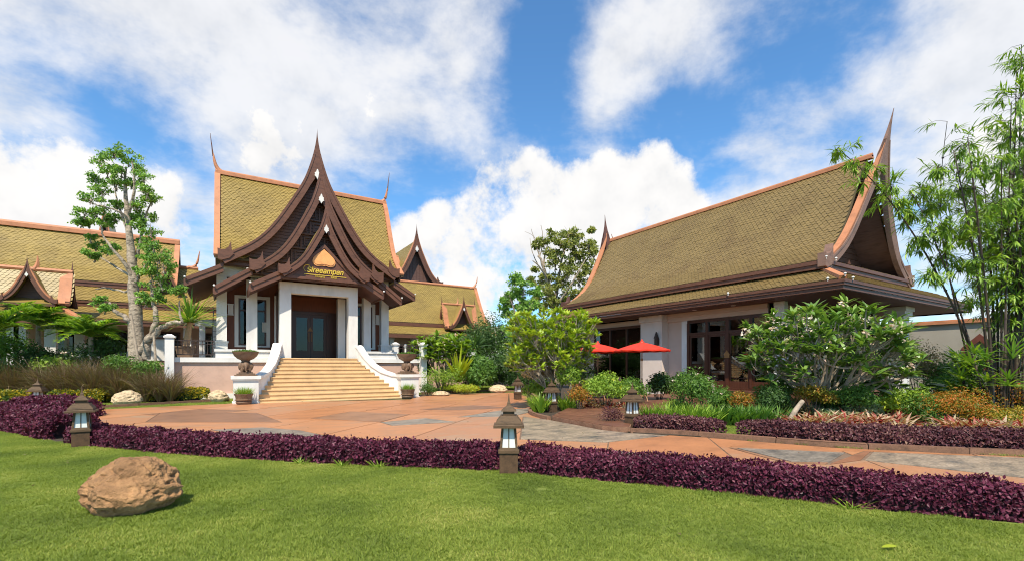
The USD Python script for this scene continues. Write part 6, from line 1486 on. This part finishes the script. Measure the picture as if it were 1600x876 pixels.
# ---- shrubs
B = bush
B('green_shrub', 'broad green shrub behind the brown grass at the far left', 'shrub', 40, 582, 21.3, 110, 46, 'mid', .11, 2600)
B('green_shrub', 'green shrub with tiny white flowers below the porch hip', 'shrub', 128, 560, 21.9, 70, 50, 'dark', .10, 2200, flowers=30)
B('green_shrub', 'bright leafy shrub at the foot of the pale-barked tree', 'shrub', 185, 575, 21.2, 75, 44, 'mid', .12, 2200)
B('green_shrub', 'light leafy shrub between the palms', 'shrub', 95, 575, 21.2, 70, 40, 'light', .13, 1600)
B('clipped_shrub', 'small clipped green shrub touching the right stair pedestal', 'shrub', 668, 613, 24.5, 36, 24, 'mid', .07, 1500)
B('green_shrub', 'leafy light green shrub behind the flat rock', 'shrub', 692, 590, 27, 82, 44, 'light', .10, 2800)
B('yellow_shrub', 'low yellow and orange edging shrub left of the round pale rock', 'shrub', 728, 607, 26, 76, 22, 'lime', .08, 2600, flowers=8, flower_mat='orange')
B('edging_shrub', 'low yellow-green edging shrub right of the flat rock', 'shrub', 700, 607, 27, 40, 18, 'lime', .08, 1200)
B('green_shrub', 'dark leafy shrub behind the round pale rock', 'shrub', 780, 572, 30, 90, 52, 'dark', .14, 2400)
B('green_shrub', 'mid green shrub below the round frangipani', 'shrub', 728, 566, 30, 70, 46, 'mid', .15, 1600)
B('green_shrub', 'tall dark shrub behind the kerb bend', 'shrub', 822, 560, 30, 70, 60, 'dark', .13, 2400)
B('copper_shrub', 'rounded copper-leaved shrub left of the terrace lantern', 'shrub', 848, 583, 18.5, 38, 30, 'pinkgreen', .07, 1500)
B('copper_shrub', 'copper-tinted shrub farther back behind the light green one', 'shrub', 826, 585, 20.5, 34, 32, 'pinkgreen', .08, 1200)
B('green_shrub', 'light green shrub with yellow flowers at the kerb bend', 'shrub', 846, 607, 17.8, 58, 34, 'light', .10, 1900, flowers=14, flower_mat='lime')
B('orange_shrub', 'small orange-tipped shrub right of the terrace lantern', 'shrub', 905, 619, 15.8, 38, 36, 'orange', .06, 1600)
B('green_shrub', 'leafy shrub with yellow flowers in front of the tables', 'shrub', 945, 606, 16.5, 92, 48, 'light', .10, 3000, flowers=10, flower_mat='lime')
B('green_shrub', 'shaded shrub behind the terrace lantern', 'shrub', 898, 585, 21, 80, 44, 'dark', .11, 2000)
B('dark_shrub', 'dark glossy shrub at the foot of the pale pilaster', 'shrub', 1030, 604, 20.5, 62, 40, 'dark', .13, 2200)
B('dark_shrub', 'dark glossy shrub left of the doors behind the flowering bush', 'shrub', 1066, 603, 19.5, 50, 44, 'dark', .12, 1800)
B('flowering_shrub', 'leafy bush with pink flowers in front of the doors', 'shrub', 1090, 618, 13.8, 84, 78, 'mid', .075, 4200, flowers=26, lumps=13)
B('orange_shrub', 'golden-orange tipped shrub below the doors', 'shrub', 1162, 628, 14.4, 54, 38, 'orange', .055, 2400)
B('yellow_shrub', 'yellow-green rounded shrub under the right frangipani', 'shrub', 1268, 620, 13.1, 84, 38, 'croton', .06, 2400)
B('dark_shrub', 'dark shrub in the shade behind the frangipani stems', 'shrub', 1238, 605, 17, 80, 60, 'dark', .10, 2600)
B('dark_shrub', 'dark shrub filling the shade before the dining hall corner', 'shrub', 1320, 590, 18, 110, 70, 'dark', .12, 3000)
B('light_shrub', 'light green spreading shrub between the red strap leaves and the elephant ears', 'shrub', 1368, 630, 13.8, 84, 28, 'lime', .12, 1500)
B('green_shrub', 'green shrub right of the small lawn patch', 'shrub', 1442, 645, 13, 70, 46, 'mid', .08, 2600)
B('orange_shrub', 'broad orange and green shrub in the right bed, front', 'shrub', 1500, 640, 12.6, 122, 64, 'orange', .06, 5200, lumps=12)
B('yellow_shrub', 'yellow-green shrub in the right bed before the orange ones', 'shrub', 1560, 655, 12, 120, 42, 'croton', .06, 3400)
B('orange_shrub', 'bright orange-red tipped shrub in the right bed, behind', 'shrub', 1545, 616, 13.8, 124, 44, 'orange', .06, 3400)
B('orange_shrub', 'orange-tipped shrub cut by the right edge', 'shrub', 1608, 632, 13, 90, 62, 'orange', .06, 3000)
B('brown_shrub', 'tall olive-brown rounded shrub in front of the grey wall', 'shrub', 1438, 578, 17.5, 88, 76, 'pinkgreen', .08, 3600, lumps=12)
B('green_shrub', 'green shrub at the foot of the grey wall', 'shrub', 1478, 612, 16, 66, 44, 'mid', .09, 2200)
for k, (px, py, Y, w, h, lm_, lab) in enumerate(((770, 540, 40, 110, 80, 'dark', 'tall dark shrub mass behind the feathery palms'), (840, 548, 36, 110, 90, 'mid', 'tall green shrub mass below the dense background tree'), (905, 545, 33, 90, 80, 'dark', 'tall dark shrub behind the light frangipani'), (705, 550, 38, 110, 60, 'mid', 'tall green shrub behind the garden wall'), (650, 575, 28.5, 40, 40, 'dark', 'dark shrub right behind the right terrace pillar'), (745, 585, 28, 60, 50, 'mid', 'green shrub left of the feathery palms'))):
    B('tall_shrub', lab, 'shrub', px, py, Y, w, h, lm_, .2, 8000, lumps=14)
for px, py, Y, w, h, lm_, lf_, lab in ((15, 548, 21.5, 80, 60, 'mid', .13, 'green shrub under the bright palm at the left edge'), (60, 562, 22, 70, 50, 'dark', .12, 'dark shrub under the palm with the dead frond'), (168, 548, 22.6, 60, 60, 'dark', .12, 'dark shrub behind the low spreading palm'), (232, 580, 21, 50, 40, 'mid', .1, 'green shrub between the pale-barked tree and the pillar')):
    B('tall_shrub', lab, 'shrub', px, py, Y, w, h, lm_, lf_, 2200)
for px, py, Y, w, h, lm_, lf_, n_, lab in ((1128, 628, 15.5, 60, 44, 'mid', .09, 2600, 'green shrub between the flowering bush and the orange one'), (1205, 622, 15.2, 60, 52, 'mid', .09, 2800, 'green shrub right of the golden-orange one below the doors'), (1190, 648, 13.4, 70, 26, 'light', .08, 1800, 'low light green shrub above the kerb hedge left of the cut stem'),
                                  (1060, 640, 14.6, 60, 30, 'light', .08, 1800, 'low light green shrub behind the lily strip'), (985, 612, 18, 70, 40, 'mid', .1, 2200, 'leafy green shrub behind the lantern by the parasol'), (1345, 640, 13.2, 90, 34, 'pale', .1, 2400, 'pale mottled shrub among the red strap leaves'), (1420, 630, 14.5, 80, 50, 'light', .1, 2600, 'bright green shrub below the elephant ears'), (1395, 570, 18.5, 90, 80, 'dark', .12, 3600, 'dark shrub wall under the porch column'), (1480, 590, 17, 90, 60, 'mid', .1, 3000, 'green shrub in front of the hexagonal opening'),
                                  (1240, 640, 13.6, 80, 34, 'pinkgreen', .08, 2200, 'copper-tinted low shrub around the cut stem'), (1300, 652, 12.9, 100, 26, 'pale', .09, 2200, 'pale low ground cover before the frangipani stems')):
    B('bed_shrub', lab, 'shrub', px, py, Y, w, h, lm_, lf_, n_, lumps=11)
for px, py, Y, w, h, lab in ((775, 588, 32, 90, 44, 'dark shrub behind the round pale rock, between the palms'), (812, 592, 30, 70, 40, 'dark shrub behind the small far lantern'), (750, 594, 31, 60, 34, 'dark ground shrub behind the yellow edging')):
    B('dark_shrub', lab, 'shrub', px, py, Y, w, h, 'dark', .13, 3600)
for px, py, Y, w, h, lm_, lab in ((1335, 622, 13.0, 80, 44, 'mid', 'green shrub between the frangipani stems and the pale mottled shrub'), (1212, 628, 13.4, 60, 40, 'dark', 'dark shrub left of the leaning cut stem'), (1300, 628, 13.6, 70, 40, 'dark', 'dark shrub at the foot of the frangipani stems')):
    B('bed_shrub', lab, 'shrub', px, py, Y, w, h, lm_, .08, 2600, lumps=11)
# topiary ball
t = Thing('topiary_ball', 'clipped round bush on a bent pale stem right of the terrace lantern', 'topiary', tuple(G(897, 640)[:2]) + (0,)); r_ = np.random.default_rng(44); c = W(888, 585, 16.6)
t.part('crown', crown([c], [.42], 1500, .07, .045, r_, .85, -.9, shell=(.75, 1.02)), LM['light']); m = MB(); m.tube(curve([G(897, 640), W(893, 612, 16.7), c], 8), np.linspace(.06, .05, 8), 8); t.part('stem', m, M['bark'])

# ---- bamboo
def bamboo(label, Y, culms, seed, leafn, sprays=(), name='bamboo_clump'):
    r = np.random.default_rng(seed); p0 = W(*culms[0][0][0], Y); t = Thing(name, label, 'bamboo', (p0[0], p0[1], 0), 0, 'bamboo at the right edge'); lv = []
    for pts, rad, bare in culms:
        dz = r.normal(0, .35); P = curve([W(x, y, Y + dz + (0 if i == 0 else r.normal(0, .25))) for i, (x, y) in enumerate(pts)], 26); P[0, 2] = min(P[0, 2], 0)
        m = MB(); m.tube(P, np.linspace(rad, rad * .25, 26), 7)
        for q in P[1:-1:2]: m.tube([q - [0, 0, .02], q + [0, 0, .02]], rad * 1.0, 7)
        t.part('culm', m, M['culm'])
        for i in range(int(26 * bare), 26):
            for _ in range(max(1, int(leafn * (1.3 if i < 22 else .5)))):
                d = r.normal(size=3) * [1, 1, .45]; d /= np.linalg.norm(d); L = r.uniform(.25, .85); tip = P[i] + d * L + [0, 0, .12 * L]
                m2 = MB(); m2.tube([P[i], P[i] + (tip - P[i]) * .5 + [0, 0, .08], tip], [.007, .005, .003], 3, False); lv.append(('b', m2.arr()))
                n = int(r.integers(12, 24)); tt = r.uniform(.45, 1.05, (n, 1)); Q = P[i] + (tip - P[i]) * tt; D = np.tile(d, (n, 1)) + r.normal(0, .6, (n, 3)) + [0, 0, -.55]; lv.append(('l', straps(Q, D, .27, .036, r, .8, 2, .3, shape=(.4, 1, 0))))
    for x, y, rad in sprays:
        c = W(x, y, Y + r.normal(0, .4)); q = rad / F * Y
        for _ in range(int(7.5 * rad / 20)):
            d = r.normal(size=3) * [1, 1, .6]; d /= np.linalg.norm(d); e = c + d * q * r.uniform(.4, 1.1); m2 = MB(); m2.tube([c - [0, 0, .1], (c + e) / 2 + [0, 0, .1], e], [.008, .006, .003], 3, False); lv.append(('b', m2.arr()))
            n = 26; tt = r.uniform(.3, 1.1, (n, 1)); Q = c + (e - c) * tt + r.normal(0, .05, (n, 3)); D = np.tile(d, (n, 1)) + r.normal(0, .6, (n, 3)) + [0, 0, -.6]; lv.append(('l', straps(Q, D, .28, .036, r, .8, 2, .3, shape=(.4, 1, 0))))
    t.part('branches', join([x for k, x in lv if k == 'b']), M['culm'], kind='stuff'); t.part('leaves', join([x for k, x in lv if k == 'l']), LM['bamboo'], kind='stuff'); return t


cul = [([(1560, 655), (1552, 560), (1540, 460), (1528, 360), (1520, 270)], .05, .45)]
rb = np.random.default_rng(5)
for k in range(24):
    x = 1548 + k * 4.2; top = [(1490, 235), (1512, 215), (1535, 260), (1550, 300), (1565, 250), (1580, 160), (1588, 110), (1596, 70), (1606, 90), (1615, 60), (1625, 120), (1570, 330), (1600, 200), (1640, 90), (1555, 330), (1575, 240), (1592, 150), (1610, 230), (1585, 300), (1622, 200), (1600, 330), (1640, 160), (1630, 280), (1610, 400)][k]
    cul.append(([(x, 655), (x + (top[0] - x) * .12, 540), (x + (top[0] - x) * .45, 400), top], .035 + .012 * rb.random(), [.5, .5, .45, .5, .45, .4, .35, .3, .3, .3, .3, .5, .4, .3, .5, .4, .4, .4, .5, .4, .5, .4, .5, .5][k]))
bamboo('dense clump of dark bamboo culms with drooping leaves at the right edge', 13.6, cul, 31, 1.6, [(1470, 262, 26), (1500, 292, 34), (1462, 322, 30), (1522, 335, 36), (1492, 372, 32), (1440, 300, 20), (1530, 262, 28), (1510, 225, 20), (1592, 150, 30), (1582, 205, 30), (1595, 260, 34), (1572, 320, 34), (1545, 385, 32), (1600, 100, 24), (1590, 390, 34), (1500, 420, 24), (1555, 440, 28), (1600, 450, 30), (1470, 400, 18), (1520, 470, 18), (1580, 500, 24)])
bamboo('leaning bamboo culms arching left in front of the dining hall gable', 13.4, [([(1548, 655), (1528, 580), (1490, 480), (1430, 370), (1370, 290), (1318, 240)], .04, .5), ([(1540, 655), (1522, 560), (1495, 470), (1470, 400), (1440, 330), (1420, 300)], .03, .6), ([(1535, 655), (1512, 560), (1485, 440), (1470, 340), (1480, 190)], .03, .55)], 32, 2.0, [(1308, 236, 9), (1334, 252, 9), (1362, 264, 10), (1392, 292, 18), (1420, 330, 20), (1440, 375, 20), (1465, 350, 18), (1405, 315, 14), (1455, 430, 16)])

# ---- grass
def grass_proto(parent, k, n, size, h, r):
    P = np.column_stack([r.uniform(-size / 2, size / 2, (n, 2)), np.zeros(n)]); a = r.random(n) * 6.283; D = np.column_stack([np.cos(a) * .8, np.sin(a) * .8, r.uniform(.6, 1.6, n)])
    v, f = straps(P, D, h, .0045, r, .9, 2, .45, shape=(1, .8, 0)); p = f'{parent}/patch_{k:03d}' if k else f'{parent}/patch'
    emit(p, v, f, LM['grass']); return p


def grass(name, label, poly, step, n, h, seed, maxY=60):
    r = np.random.default_rng(seed); path = numbered('/World', name); pi = UsdGeom.PointInstancer.Define(stage, path)
    pi.CreatePrototypesRel().SetTargets([Sdf.Path(grass_proto(path, k, n, step * 1.25, h, r)) for k in range(4)])
    x0, y0, x1, y1 = poly.bounds; gx, gy = np.meshgrid(np.arange(x0, x1, step), np.arange(y0, y1, step)); Q = np.column_stack([gx.ravel(), gy.ravel()]) + r.uniform(-step * .2, step * .2, (gx.size, 2))
    Xc = Q[:, 0] * C - Q[:, 1] * S; Yc = Q @ np.array([S, C]); ok = (Yc > 1.2) & (abs(Xc) < Yc * 1.25 + 1.5) & (Yc < maxY); Q = Q[ok]
    import shapely
    Q = Q[shapely.contains_xy(poly, Q[:, 0], Q[:, 1])]; n_ = len(Q)
    pi.CreatePositionsAttr(Vt.Vec3fArray.FromNumpy(np.column_stack([Q, np.full(n_, .004)]).astype(np.float32)))
    a = r.random(n_) * math.pi; pi.CreateOrientationsAttr(Vt.QuathArray([Gf.Quath(float(math.cos(t)), 0, 0, float(math.sin(t))) for t in a]))
    s = np.interp(meshkit.noise(np.column_stack([Q * .8, np.zeros(n_)]), 5), [0, 1], [.75, 1.2])
    pi.CreateScalesAttr(Vt.Vec3fArray.FromNumpy(np.column_stack([np.ones(n_), np.ones(n_), s]).astype(np.float32))); pi.CreateProtoIndicesAttr(Vt.IntArray.FromNumpy(r.integers(0, 4, n_).astype(np.int32)))
    tag(pi.GetPrim(), label, 'grass', None, 'stuff')


grass('lawn_grass', 'short mown grass of the front lawn', lawn_poly.intersection(sbox(-14, -6, 14, 20)), .22, 900, .030, 1)
grass('strip_grass', 'mown grass strip between the flower strips and the left kerb', strip_left.buffer(-.03), .4, 420, .06, 2)
grass('strip_grass', 'mown grass around the rocks right of the stair', strip_mid.buffer(-.03), .4, 420, .06, 3)
grass('strip_grass', 'pale grass patches in the right planting bed', strip_right.buffer(-.03), .35, 420, .05, 4)
for k, (px, py, lab) in enumerate(((535, 727, 'small green weed tuft at the foot of the long hedge'), (470, 723, 'tiny weed tuft under the long hedge, left of the bigger one'), (592, 729, 'thin grass tuft at the hedge foot left of the middle lantern'), (1325, 793, 'grass tuft at the foot of the right hedge'))):
    tuft_bed('weed_tuft', lab, 'weed', [(px, py)], None, 16, .16, .012, 'light', 300 + k, .7, None, .05, 2)
# a fallen yellow leaf on the lawn
p = G(1378, 862); r_ = np.random.default_rng(3); m = MB(); v, f = straps(np.array([p + [0, 0, .045]]), np.array([[1.0, -.4, .15]]), .16, .06, r_, .6, 5, 0, shape=(.2, .8, 1, .8, 0)); single('fallen_leaf', (v, f), LM['lime'], 'fallen yellow leaf on the lawn at the lower right', 'leaf')
r_ = np.random.default_rng(8); n = 170; Q = np.column_stack([r_.uniform(-6, 14, n), r_.uniform(1, 22, n), np.full(n, .045)]); import shapely as _sh
ok = _sh.contains_xy(lawn_poly.union(drive), Q[:, 0], Q[:, 1]); v, f = leaves(Q[ok], np.tile([0, 0, 1.0], (ok.sum(), 1)), .05, .022, r_, .35)
single('leaf_litter', (v, f), LM['brown'], 'tiny dry leaves scattered over the lawn and the driveway', 'leaf litter', 'stuff')
# far trees that close the view behind everything
r_ = np.random.default_rng(77); cs, rs = [], []
for k in range(150):
    a = k / 149; q = W(-700 + 3400 * a, 571, 95 + 12 * r_.random()); cs.append(q + [0, 0, r_.uniform(-1, 2.6)]); rs.append(r_.uniform(2.2, 3.8))
v, f = crown(cs, rs, 150, 1.0, .7, r_, .8, -.5)
single('far_trees', (v, f), LM['dark'], 'far belt of low trees closing the horizon', 'trees', 'stuff')
